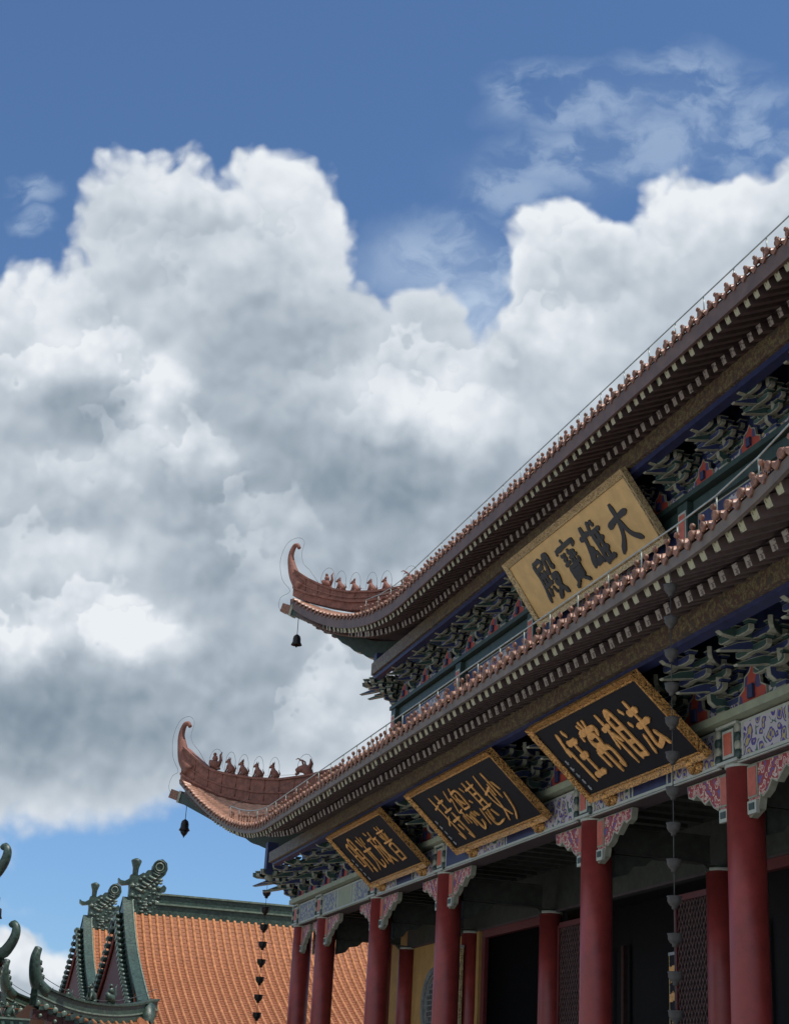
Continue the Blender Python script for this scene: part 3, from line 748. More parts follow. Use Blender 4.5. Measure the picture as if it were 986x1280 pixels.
run_beam('plate_beam', 12.08, 7.62, 7.75, 0.42, 10.0, 49.1, plate_m)
run_beam('plate_beam', 14.35, 13.72, 13.84, 0.36, 10.0, 46.9, greenp)

# ---- bracket sets
def arm_poly(Lh, h, curl=True):
    """boat shaped arm, half length Lh"""
    return [(-Lh, h), (Lh, h), (Lh, h * .36), (Lh * .92, h * .14), (Lh * .80, 0), (Lh * .30, 0), (Lh * .24, h * .12), (-Lh * .24, h * .12), (-Lh * .30, 0), (-Lh * .80, 0), (-Lh * .92, h * .14), (-Lh, h * .36)]
def outlined(bm_list, poly, T, th, face_m, rim_m, inset=0.014):
    bm_list.append((poly, T, th, face_m, rim_m, inset))
def build_outlined(items, name):
    bm = bmesh.new(); mats_ = []
    def mi(m):
        if m not in mats_: mats_.append(m)
        return mats_.index(m)
    for it in items:
        if it[0] == 'box':
            _, c, d, m_, rot = it
            r = bmesh.ops.create_cube(bm, size=1.0)
            for v in r['verts']:
                p = Vector((v.co.x * d[0], v.co.y * d[1], v.co.z * d[2]))
                v.co = (rot @ p if rot is not None else p) + Vector(c)
            for fc in {f_ for v in r['verts'] for f_ in v.link_faces}: fc.material_index = mi(m_)
            continue
        poly, T, th, fm, rm, ins = it
        va = [bm.verts.new(T @ Vector((p[0], -th / 2, p[1]))) for p in poly]
        vb = [bm.verts.new(T @ Vector((p[0], th / 2, p[1]))) for p in poly]
        n = len(poly)
        for i in range(n):
            fc = bm.faces.new((va[i], va[(i + 1) % n], vb[(i + 1) % n], vb[i])); fc.material_index = mi(rm)
        caps = [bm.faces.new(va), bm.faces.new(list(reversed(vb)))]
        for c_ in caps: c_.material_index = mi(fm)
        bm.normal_update()
        r = bmesh.ops.inset_individual(bm, faces=caps, thickness=ins, depth=-0.004, use_even_offset=False)
        for fc in r['faces']: fc.material_index = mi(rm)
    bmesh.ops.recalc_face_normals(bm, faces=bm.faces)
    me = bpy.data.meshes.new(name)
    for m_ in mats_: me.materials.append(m_)
    bm.to_mesh(me); bm.free(); return me
def Tr(loc, rz): return Matrix.Translation(loc) @ Matrix.Rotation(rz, 4, 'Z')
def bracket_mesh(Pj, H, W, body, other, name):
    """Pj projection (towards -x), H height, W width; origin on the plate, column plane"""
    it = []
    hz = H / 4.3
    it.append(('box', (0, 0, 0.06), (0.26, 0.26, 0.12), br_rim, None))
    it.append(('box', (0, 0, 0.075), (0.27, 0.27, 0.06), other, None))
    for lv in range(4):
        z = 0.12 + lv * hz; reach = Pj * (lv + 1) / 4.2
        # projecting arm with beak or cloud head (in the x-z plane)
        def proj(reach, z, rz, kind, th=0.10):
            if kind == 'beak':
                poly = [(0.25, hz * .1), (-reach * 0.72, hz * 0.1), (-reach * 0.9, -hz * 0.05), (-reach - 0.30, -hz * 0.35), (-reach - 0.33, -hz * 0.22), (-reach - 0.02, hz * 0.55), (-reach * 0.75, hz * 0.85), (0.25, hz * 0.85)]
            else:
                poly = [(0.25, 0.0), (-reach * 0.60, 0.0), (-reach * 0.80, -hz * 0.10), (-reach * 0.98, hz * 0.05), (-reach - 0.05, hz * 0.30), (-reach - 0.06, hz * 1.0), (-reach + 0.06, hz * 1.0), (-reach + 0.06, hz * 0.70), (0.25, hz * 0.8)]
            outlined(it, poly, Tr((0, 0, z), rz), th, body if lv % 2 else other, br_rim)
        proj(reach, z, 0, 'beak' if lv in (1, 2) else 'cloud')
        if lv in (1, 3):
            for a in (R(45), R(-45)): proj(reach * 0.80, z + 0.006, a, 'cloud', 0.07)
        # transverse arms
        for j in range(lv + 1):
            xj = -Pj * j / 4.2
            wj = W * (0.46 if (lv - j) % 2 else 0.36)
            T = Tr((xj - 0.003 * lv, 0, z - 0.02), R(90))
            outlined(it, arm_poly(wj, hz * 0.62), T, 0.085, other if (lv + j) % 2 else body, br_rim)
            for s_ in (-1, 0, 1):
                it.append(('box', (xj, s_ * (wj - 0.06), z + hz * 0.72), (0.14, 0.13, hz * 0.20), body, None)); it.append(('box', (xj, s_ * (wj - 0.06), z + hz * 0.86), (0.165, 0.155, hz * 0.10), br_rim, None))
    # crest under the purlin
    return build_outlined(it, name)
bk_low = bracket_mesh(1.18, 0.80, 1.25, br_green, br_blue, 'bracket_set')
bk_low2 = bracket_mesh(1.18, 0.80, 1.25, br_blue, br_green, 'bracket_set')
bk_up = bracket_mesh(0.88, 0.74, 1.25, br_green, br_blue, 'bracket_set')
bk_up2 = bracket_mesh(0.88, 0.74, 1.25, br_blue, br_green, 'bracket_set')
COLY = [48.8, 46.0, 40.5, 35.1, 26.9, 21.4, 15.95, 10.6]
def sub_positions(ys, step=1.83):
    out = []
    for a, b in zip(ys, ys[1:]):
        n = max(1, round(abs(b - a) / step))
        for i in range(n): out.append(lerp(a, b, i / n))
    out.append(ys[-1]); return out
def flame_panel_mesh(w, h, name='bracket_panel'):
    it = []
    outer = [(-w / 2, 0), (w / 2, 0), (w / 2 * .96, h * .3), (w * .30, h * .42), (w * .26, h * .72), (w * .10, h * .82), (0, h), (-w * .10, h * .82), (-w * .26, h * .72), (-w * .30, h * .42), (-w / 2 * .96, h * .3)]
    outlined(it, outer, Tr((0, 0, 0), R(90)), 0.05, flame_red, br_rim, 0.025)
    it.append(('box', (-0.05, 0, h * 0.28), (0.05, w * 0.18, h * 0.34), br_blue, None))
    return build_outlined(it, name)
fp_low = flame_panel_mesh(0.86, 0.62); fp_up = flame_panel_mesh(0.8, 0.52)
def frieze(xw, zb, H, ys, bks, fp, yc, name):
    pos = sub_positions(ys)
    for i, y in enumerate(pos):
        o = place(bks[i % 2], 'bracket_set', hall, (xw, y, zb))
        if name == 'up' and abs(y - 31) < 3.6: o.scale = (0.6, 1, 1)
    for a, b in zip(pos, pos[1:]): place(fp, 'bracket_panel', hall, (xw - 0.06, (a + b) / 2, zb + 0.004))
    for a, b in zip(ys, ys[1:]):
        sb = MB(); sb.box((xw - 0.02, (a + b) / 2, zb + 0.09), (0.05, abs(a - b) - 0.3, 0.17), caisson); sb.build('painted_band', hall)
    # backing board behind the brackets
    mb = MB(); mb.box((xw + 0.14, (max(ys) + min(ys)) / 2, zb + H / 2 + 0.55), (0.10, max(ys) - min(ys) + 0.2, H + 1.1), br_blue)
    ysd = DG - xw
    mb.box(((xw + 24) / 2 + 0.3, ysd - 0.14, zb + H / 2 + 0.55), (24 - xw - 0.3, 0.10, H + 1.1), br_blue)
    mb.build('bracket_backboard', hall)
    # side face brackets round the far corner
    k = 0
    x = xw + 1.7
    while x < 22:
        o = place(bks[k % 2], 'bracket_set', hall, (x, ysd, zb)); o.rotation_euler = (0, 0, R(-90)); x += 1.83; k += 1
    o = place(bks[0], 'bracket_set', hall, (xw, ysd, zb + 0.003)); o.rotation_euler = (0, 0, R(-45)); o.scale = (1.45, 1.1, 1.0)
    o = place(bks[1], 'bracket_set', hall, (xw, ysd, zb + 0.002)); o.rotation_euler = (0, 0, R(-90))
frieze(12.05, 7.752, 0.80, COLY, (bk_low, bk_low2), fp_low, 48.8, 'low')
UPY = [46.6, 40.5, 35.1, 26.9, 21.4, 15.95, 10.6]
frieze(14.3, 13.842, 0.74, UPY, (bk_up, bk_up2), fp_up, 46.6, 'up')

# ---- lintels with painted panels, per bay
def lintel(y0, y1, pale, side=False):
    f = refl if side else ident
    mb = MB()
    def bx(c, d, m_):
        if not side: mb.box(c, d, m_)
        else:
            cc = refl(c); mb.box(cc, (d[1], d[0], d[2]), m_)
    L = abs(y1 - y0) - 0.56; yc = (y0 + y1) / 2
    bx((12.30, yc, 7.28), (0.44, L, 0.67), soff_m)
    pm = caisson2 if pale else caisson
    # painted face, proud of the timber
    bx((12.068, yc, 7.285), (0.02, L, 0.60), white_m)
    n = max(1, int(L // 1.6)); w = L / n
    for i in range(n):
        yy = yc - L / 2 + (i + .5) * w
        bx((12.055, yy, 7.285), (0.012, w - 0.10, 0.50), pm if (i % 2 == 0 or n == 1) else (plate_m if pale else blue_m))
        for s_ in (-1, 1):
            bx((12.046, yy + s_ * (w / 2 - 0.16), 7.285), (0.010, 0.05, 0.50), white_m)
    bx((12.16, yc, 6.955), (0.24, L, 0.018), white_m if not pale else plate_m)
    return mb.build('lintel', hall)
for i, (a, b) in enumerate(zip(COLY, COLY[1:])): lintel(a, b, i < 2)
lintel(46.0, 40.0, True, True); lintel(48.8, 46.0, True, True)
# sparrow braces
def brace_mesh():
    it = []
    P = [(0.0, 0.0), (1.45, 0.0), (1.40, -0.20), (1.22, -0.26), (1.12, -0.20), (0.98, -0.30), (0.84, -0.40), (0.70, -0.34), (0.58, -0.48), (0.42, -0.56), (0.36, -0.50), (0.30, -0.72), (0.05, -0.82), (0.0, -0.80)]
    outlined(it, P, Tr((0, 0, 0), R(90)), 0.12, redscroll, br_rim, 0.03)
    it.append(('box', (-0.075, 0.16, -0.28), (0.03, 0.24, 0.44), orangep, None))
    it.append(('box', (-0.068, 0.16, -0.28), (0.03, 0.29, 0.50), br_rim, None))
    it.append(('box', (-0.08, 0.17, -0.68), (0.06, 0.26, 0.20), white_m, None))
    it.append(('box', (-0.095, 0.17, -0.67), (0.06, 0.15, 0.10), greenp, None))
    return build_outlined(it, 'sparrow_brace')
bmz = brace_mesh()
for i, y in enumerate(COLY):
    if i > 0:
        o = place(bmz, 'sparrow_brace', hall, (12.28, y + 0.27, 6.93)); sc = min(1, abs(COLY[i - 1] - y) / 5.4 + .15); o.scale = (1, min(1, sc), 1)
    if i < len(COLY) - 1:
        o = place(bmz, 'sparrow_brace', hall, (12.28, y - 0.27, 6.93)); o.scale = (1, -min(1, abs(COLY[i + 1] - y) / 5.4 + .15), 1)
for x in (12.6, 14.75):
    o = place(bmz, 'sparrow_brace', hall, (x, DG - 12.28, 6.93)); o.rotation_euler = (0, 0, R(-90)); o.scale = (1, 0.55, 1)

# columns
def column_mesh(r, h, m_):
    mb = MB(); mb.lathe([(r * 1.5, 0), (r * 1.5, 0.12), (r * 1.35, 0.22), (r * 1.08, 0.32), (r * 1.04, 0.34), (r * 1.03, 2.0), (r, 4.0), (r * 0.97, h - 0.06)], m_, (0, 0, 0), 28)
    mb.lathe([(r * 1.0, h - 0.06), (r * 1.03, h - 0.05), (r * 1.03, h), (r * 0.9, h)], white_m, (0, 0, 0), 28)
    me = mb.mesh('column')
    bm = bmesh.new(); bm.from_mesh(me); bmesh.ops.recalc_face_normals(bm, faces=bm.faces); bm.to_mesh(me); bm.free(); return me
cm = column_mesh(0.30, 6.98, red_m); cmi = column_mesh(0.28, 6.3, red_m)
def head_mesh():
    mb = MB()
    mb.box((0, 0, 0.31), (0.50, 0.56, 0.62), greenp)
    mb.box((-0.262, 0, 0.31), (0.03, 0.24, 0.34), orangep); mb.box((-0.255, 0, 0.31), (0.02, 0.34, 0.44), white_m)
    mb.box((0, 0, 0.02), (0.60, 0.64, 0.05), white_m); mb.box((0, 0, 0.60), (0.60, 0.64, 0.045), white_m)
    for s_ in (-1, 1):
        for k in range(4): mb.lathe([(0.075, -0.06), (0.085, -0.05), (0.085, 0.05), (0.05, 0.06)], br_rim if k % 2 else greenp, (-0.23, s_ * 0.31, 0.10 + 0.135 * k), 10, (1, 0, 0))
    return mb.mesh('column_head')
hm = head_mesh()
colobjs = []
for y in COLY:
    c = place(cm, 'column', hall, (12.32, y, 0)); colobjs.append(c)
    place(hm, 'column_head', c, (12.30, y, 6.985))
for x in (15.0, 20.0):
    c = place(cm, 'column', hall, (x, 48.8 - 0.3, 0)); place(hm, 'column_head', c, (x, 48.5, 6.985)).rotation_euler = (0, 0, R(-90))
for y in COLY[1:]:
    place(cmi, 'column', hall, (14.9, y, 0))

# cross beams between outer and inner columns, corridor ceiling
for y in COLY[1:]:
    mb = MB(); mb.box((13.62, y, 6.62), (2.0, 0.24, 0.46), beam_dk); mb.box((13.62, y, 6.87), (2.0, 0.30, 0.035), beam_dk)
    mb.box((13.62, y, 6.375), (2.0, 0.28, 0.03), beam_dk)
    mb.prism([(-0.9, 0.0), (-0.1, 0.0), (-0.25, -0.14), (-0.5, -0.18), (-0.62, -0.34), (-0.9, -0.42)], Tr((14.4, y, 6.35), 0) @ Matrix.Rotation(math.pi, 4, 'Z'), 0.14, beam_dk, beam_dk)
    mb.prism([(-0.9, 0.0), (-0.1, 0.0), (-0.25, -0.14), (-0.5, -0.18), (-0.62, -0.34), (-0.9, -0.42)], Tr((13.55, y, 6.35), 0), 0.14, beam_dk, beam_dk)
    mb.build('cross_beam', hall)
mb = MB(); mb.box((14.6, 28.0, 7.35), (4.0, 41.0, 0.06), ceil_m)
for k in range(60): mb.box((13.7, 48.2 - k * 0.65, 7.29), (2.2, 0.10, 0.10), beam_dk)
mb.build('corridor_ceiling', hall)

# inner wall line x ~ 14.95
XW = 14.98
def bayof(i): return COLY[i], COLY[i + 1]
mb = MB()
mb.box((XW + 0.10, 28.3, 6.80), (0.24, 36.0, 1.0), beam_dk)
mb.box((XW - 0.03, 28.3, 6.30), (0.08, 36.0, 0.05), soff_m)
mb.build('inner_lintel', hall)
# far bay (c2 - c3): ochre wall with a round window
mb = MB(); a, b = 46.0, 40.5
mb.box((XW + 0.12, (a + b) / 2, 3.15), (0.20, a - b - 0.5, 6.3), ochre)
mb.box((XW + 0.12, 47.1, 3.6), (0.20, 1.7, 7.2), ochre)
mb.box((XW + 3.6, 46.0 + 0.05, 3.35), (7.0, 0.20, 6.7), ochre)
mb.build('wall', hall)
mb = MB()
wc = (XW, 43.55, 4.55)
for rr, wd, dx, m_ in ((0.98, 0.09, -0.07, stone), (0.84, 0.05, -0.05, stone), (0.70, 0.05, -0.04, stone)):
    pts = [(XW + dx + 0.06, wc[1] + rr * math.cos(t * math.pi / 20), wc[2] + rr * math.sin(t * math.pi / 20)) for t in range(41)]
    mb.tube(pts, wd, m_, 6, False)
mb.lathe([(0.70, 0.0), (0.70, 0.03)], dark_in, (XW + 0.02, wc[1], wc[2]), 32, (-1, 0, 0))
for k in range(-4, 5):
    w_ = math.sqrt(max(0, .68 ** 2 - (k * .15) ** 2))
    mb.box((XW - 0.025, wc[1] + k * .15, wc[2]), (0.03, 0.035, 2 * w_), stone); mb.box((XW - 0.03, wc[1], wc[2] + k * .15), (0.03, 2 * w_, 0.035), stone)
mb.build('round_window', hall)
# door bays
def lattice(y0, y1, z0, z1, x):
    mb = MB(); yc = (y0 + y1) / 2; w = abs(y1 - y0); H = z1 - z0
    for yy in (y0, y1): mb.box((x, yy, (z0 + z1) / 2), (0.09, 0.10, H), darkred)
    for zz in (z0, z1, z0 + H * 0.32): mb.box((x, yc, zz), (0.085, w - 0.1, 0.12), darkred)
    mb.box((x + 0.01, yc, z0 + H * 0.16), (0.05, w - .1, H * 0.32 - 0.12), darkred)
    # diamond lattice: zig-zag bars
    zb = z0 + H * 0.32 + 0.06; zt = z1 - 0.06; n = max(3, int(w / 0.14)); st = (w - 0.1) / n
    m2 = int((zt - zb) / (st * 1.7)); hz = (zt - zb) / m2
    ya = min(y0, y1) + 0.05
    for i in range(n):
        for j in range(m2):
            p = [(ya + i * st, zb + (j + .5) * hz), (ya + (i + .5) * st, zb + j * hz), (ya + (i + 1) * st, zb + (j + .5) * hz), (ya + (i + .5) * st, zb + (j + 1) * hz)]
            for k in range(4):
                q0 = p[k]; q1 = p[(k + 1) % 4]
                xx = x + (0.006 if k % 2 else -0.006)
                mb.beam((xx, q0[0], q0[1]), (xx, q1[0], q1[1]), 0.02, 0.028, lat_m, up=Vector((1, 0, 0)))
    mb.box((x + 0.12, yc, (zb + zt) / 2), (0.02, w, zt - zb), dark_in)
    mb.build('lattice_screen', hall)
for i in (3,):
    a, b = bayof(i); lattice(a - 0.36, a - 1.95, 0.3, 5.95, XW); lattice(b + 1.95, b + 0.36, 0.3, 5.95, XW)
for i in (4, 2, 5):
    a, b = bayof(i)
    mb = MB(); mb.box((XW + 0.02, a - 0.42, 3.15), (0.16, 0.20, 6.3), ochre if i == 2 else darkred); mb.box((XW + 0.02, b + 0.42, 3.15), (0.16, 0.20, 6.3), ochre if i == 2 else darkred)
    mb.box((XW + 0.05, a - 0.70, 3.15), (0.10, 0.22, 6.3), darkred); mb.box((XW + 0.05, b + 0.70, 3.15), (0.10, 0.22, 6.3), darkred)
    mb.box((XW + 0.04, (a + b) / 2, 6.18), (0.14, a - b - 1.4, 0.2), darkred)
    mb.build('door_frame', hall)
mb = MB()
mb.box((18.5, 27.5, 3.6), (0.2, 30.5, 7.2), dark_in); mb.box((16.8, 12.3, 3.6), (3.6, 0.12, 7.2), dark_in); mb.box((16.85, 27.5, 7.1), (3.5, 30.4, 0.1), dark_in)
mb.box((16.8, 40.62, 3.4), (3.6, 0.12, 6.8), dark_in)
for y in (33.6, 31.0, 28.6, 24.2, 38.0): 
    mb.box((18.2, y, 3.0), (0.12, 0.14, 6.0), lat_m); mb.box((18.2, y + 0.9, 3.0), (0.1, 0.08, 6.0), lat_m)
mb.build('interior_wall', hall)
# couplet boards
def couplet(y, x, w, z0, z1, gold):
    t = root('couplet_board', (x, y, z0), 'narrow vertical gilded couplet board on the inner red column beside the ochre wall' if gold else 'narrow black couplet board with gold characters inside the dark central doorway', 'sign')
    mb = MB(); mb.box((x, y, (z0 + z1) / 2), (0.06, w, z1 - z0), gold_txt_panel if gold else board_blk); mb.build('board', t)
    mb = MB(); mb.box((x, y, z1 + 0.03), (0.10, w + 0.06, 0.06), silver); mb.box((x, y, z0 - 0.03), (0.10, w + 0.06, 0.06), silver)
    for s_ in (-1, 1): mb.box((x, y + s_ * (w / 2 + 0.012), (z0 + z1) / 2), (0.08, 0.024, z1 - z0), goldp_m)
    mb.build('frame', t)
    mb = MB(); k = 0
    z = z1 - 0.4
    while z > z0 + 0.3:
        for j in range(4):
            yy = y + random.uniform(-.3, .3) * w; zz = z + random.uniform(-.12, .12)
            mb.box((x - 0.036 - 0.001 * j, yy, zz), (0.012, random.choice((0.03, w * .5)), random.choice((0.03, 0.16))), ink if gold else gilt_text)
        mb.build('character', t); mb = MB()
        z -= 0.42
couplet(40.45, 14.56, 0.30, 1.6, 5.85, True)
couplet(30.2, 15.6, 0.26, 1.0, 5.0, False)

# ---- upper storey wall behind the lower roof
mb = MB()
mb.box((14.62, 27.5, 12.6), (0.3, 38.2, 2.2), greenp); mb.box((18.8, 46.3, 12.6), (8.0, 0.3, 2.2), greenp)
mb.build('wall', hall)
for i, (a, b) in enumerate(zip(UPY, UPY[1:])):
    mb = MB(); L = a - b - 0.5; yc = (a + b) / 2
    mb.box((14.45, yc, 13.12), (0.04, L, 0.62), white_m); mb.box((14.425, yc, 13.12), (0.03, L - 0.12, 0.52), blue_m)
    mb.box((14.405, yc, 13.12), (0.02, L * 0.5, 0.40), caisson)
    mb.box((14.40, yc, 13.56), (0.14, L, 0.26), greenp)
    mb.build('wall_panel', hall)
for y in UPY:
    mb = MB(); mb.box((14.36, y, 13.1), (0.30, 0.42, 1.2), greenp); mb.box((14.20, y, 13.15), (0.03, 0.24, 0.6), orangep); mb.box((14.205, y, 13.15), (0.02, 0.32, 0.72), white_m)
    mb.build('wall_post', hall)

# ---- lightning rail along the eaves, looping round the beasts
def rail(T, y0, y1, h, beasts, horn, name='lightning_rail', mm=None):
    mb = MB(); pts = []
    y = y0
    while y < y1:
        pts.append((T.X(y) + 0.12, y, T.z(T.X(y) + 0.12, y) + h)); y += 1.1
    mb.tube(pts, 0.014, mm or rail_m, 5)
    for i, p in enumerate(pts):
        if i % 1 == 0: mb.tube([(p[0] + 0.0, p[1], p[2]), (p[0] + 0.02, p[1] + 0.02, p[2] - h + 0.08)], 0.012, mm or rail_m, 5)
    # along hip with arches over each beast
    xs = [b_[0] for b_ in beasts]
    path = [pts[-1]]
    prev = None
    cur = []
    for (x, z, w_, hh) in sorted(beasts, key=lambda b_: -b_[0]):
        base = z - 0.05
        cur.append((x + w_, base))
        for k in range(1, 8):
            t = k / 8 * math.pi; cur.append((x + w_ * math.cos(t), base + hh * math.sin(t) ** 0.7))
        cur.append((x - w_, base))
    P3 = [Vector((x, DG - x - 0.05, z)) for x, z in cur]
    mb.tube([Vector(pts[-1])] + P3, 0.006, wire_m, 4, True)
    H3 = catmull([Vector((x, DG - x, z)) for x, z in horn], 4)
    mb.tube([P3[-1]] + H3, 0.006, wire_m, 4)
    mb.build(name, hall)
rail(LOW, 9.0, 47.0, 0.42, [(9.5, 12.20, .20, .62), (9.92, 12.07, .15, .62), (10.29, 11.96, .15, .62), (10.71, 11.86, .15, .62), (11.15, 11.80, .15, .62), (11.99, 11.8, .22, .66)],
     [(9.0, 12.75), (8.82, 13.0), (8.72, 13.3), (8.78, 13.75), (8.62, 13.98), (8.35, 13.85), (8.20, 13.3), (8.25, 12.6), (8.45, 12.1), (8.3, 11.95), (8.22, 11.6), (8.32, 11.3)])
rail(UPR, 9.0, 44.0, 0.46, [(12.23, 18.26, .20, .60), (12.59, 18.12, .15, .58), (12.99, 18.0, .15, .58), (13.44, 17.94, .15, .58), (13.83, 17.93, .15, .58), (14.46, 17.98, .2, .6)],
     [(11.7, 18.85), (11.52, 19.1), (11.45, 19.5), (11.5, 19.9), (11.3, 20.08), (11.0, 19.9), (10.85, 19.3), (10.95, 18.6), (11.2, 18.15), (10.95, 17.95), (10.92, 17.6), (11.05, 17.4)], mm=rail_m)

# ------------------------------------------------------------------ plaques
G = {
'da': [[(6,40),(48,34),(95,32)],[(50,2),(51,35),(36,70),(4,98)],[(50,40),(66,72),(97,93)]],
'xiong': [[(4,26),(48,21)],[(26,3),(22,42),(2,88)],[(32,48),(15,80),(44,77)],[(36,62),(47,88)],[(64,4),(50,32)],[(57,26),(57,98)],[(72,4),(78,18)],[(57,28),(95,26)],[(57,48),(92,46)],[(57,68),(92,66)],[(56,90),(99,88)],[(77,28),(77,90)]],
'bao': [[(50,0),(53,9)],[(13,12),(8,25)],[(12,15),(90,12),(83,25)],[(20,29),(42,28)],[(22,39),(40,38)],[(18,50),(44,48)],[(31,28),(31,49)],[(59,24),(52,34)],[(54,33),(82,32)],[(50,42),(86,41)],[(67,26),(67,53)],[(56,46),(57,54),(80,54),(80,45)],[(29,58),(29,85)],[(72,58),(72,86)],[(29,59),(72,58)],[(30,68),(70,67)],[(30,76),(70,75)],[(29,85),(72,84)],[(40,87),(18,100)],[(60,87),(84,100)]],
'dian': [[(12,8),(50,7)],[(13,23),(48,22)],[(49,7),(48,22)],[(12,8),(12,50),(1,96)],[(20,40),(52,38)],[(28,29),(29,60)],[(42,29),(42,60)],[(15,61),(55,59)],[(28,67),(17,86)],[(42,67),(53,84)],[(65,8),(65,26),(56,43)],[(65,8),(86,8),(86,30),(97,33)],[(60,53),(88,51),(75,76),(50,97)],[(64,60),(99,96)]],
'fa': [[(12,12),(22,20)],[(4,36),(15,43)],[(6,94),(24,60)],[(36,24),(88,20)],[(60,2),(60,46)],[(28,48),(97,42)],[(58,48),(38,84),(86,76)],[(72,62),(93,90)]],
'xiang': [[(2,30),(46,24)],[(25,2),(25,98)],[(25,32),(3,68)],[(27,40),(45,58)],[(58,14),(57,95)],[(58,14),(90,12),(90,94)],[(58,38),(88,37)],[(58,62),(88,61)],[(57,88),(90,87)]],
'chang': [[(50,0),(50,17)],[(28,4),(36,15)],[(74,1),(64,15)],[(12,21),(8,34)],[(12,21),(92,19),(84,33)],[(34,31),(36,46),(66,46),(69,30),(34,31)],[(20,57),(20,88)],[(20,57),(83,56),(82,88),(72,84)],[(50,48),(50,101)]],
'zhu': [[(31,2),(3,46)],[(20,30),(20,99)],[(60,1),(69,14)],[(42,27),(96,24)],[(46,54),(91,51)],[(38,90),(100,86)],[(68,26),(68,88)]],
'miao': [[(26,2),(12,52),(42,92)],[(39,28),(30,70),(3,98)],[(1,40),(50,32)],[(70,2),(70,56)],[(57,24),(47,50)],[(82,22),(94,42)],[(97,50),(76,82),(44,101)]],
'zhan': [[(10,10),(20,19)],[(3,36),(14,43)],[(4,94),(22,58)],[(34,18),(97,15)],[(48,2),(48,62)],[(80,2),(80,62)],[(48,32),(80,31)],[(48,46),(80,45)],[(31,62),(100,59)],[(56,66),(42,86)],[(72,66),(85,84)],[(36,68),(36,96),(96,94)]],
'zong': [[(28,0),(12,22),(31,22),(7,48),(39,46)],[(22,48),(22,78)],[(12,58),(4,77)],[(34,56),(42,72)],[(67,0),(58,11)],[(50,13),(50,49)],[(50,13),(93,12),(92,49)],[(50,49),(92,48)],[(72,17),(58,40)],[(60,24),(83,41)],[(48,62),(41,84)],[(58,60),(62,92),(88,88),(91,76)],[(72,56),(77,69)],[(90,57),(99,70)]],
'chi': [[(2,27),(40,22)],[(22,0),(22,94),(11,86)],[(1,64),(40,48)],[(48,18),(91,16)],[(68,0),(68,39)],[(41,40),(99,37)],[(41,60),(99,57)],[(78,42),(78,99),(67,92)],[(52,67),(61,82)]],
'pu': [[(34,0),(42,13)],[(67,0),(58,13)],[(14,17),(87,15)],[(40,17),(40,43)],[(60,17),(60,43)],[(21,24),(29,38)],[(80,23),(72,38)],[(4,46),(97,43)],[(28,55),(28,99)],[(28,55),(73,54),(73,99)],[(28,76),(73,75)],[(28,96),(73,95)]],
'fang': [[(23,0),(29,12)],[(2,22),(51,19)],[(22,22),(18,60),(2,95)],[(22,46),(43,45),(41,88),(30,82)],[(71,2),(53,38)],[(62,25),(98,22)],[(87,25),(76,66),(47,99)],[(59,44),(80,76),(101,97)]],
'guang': [[(50,0),(50,41)],[(21,10),(32,31)],[(81,7),(70,29)],[(6,44),(95,41)],[(39,44),(34,76),(6,99)],[(60,44),(60,92),(93,92),(95,76)]],
'ming': [[(8,14),(8,78)],[(8,14),(38,13),(38,78)],[(8,45),(38,44)],[(8,76),(38,75)],[(60,6),(58,70),(44,99)],[(60,6),(92,5),(92,95),(79,88)],[(60,31),(92,30)],[(60,56),(92,55)]],
}
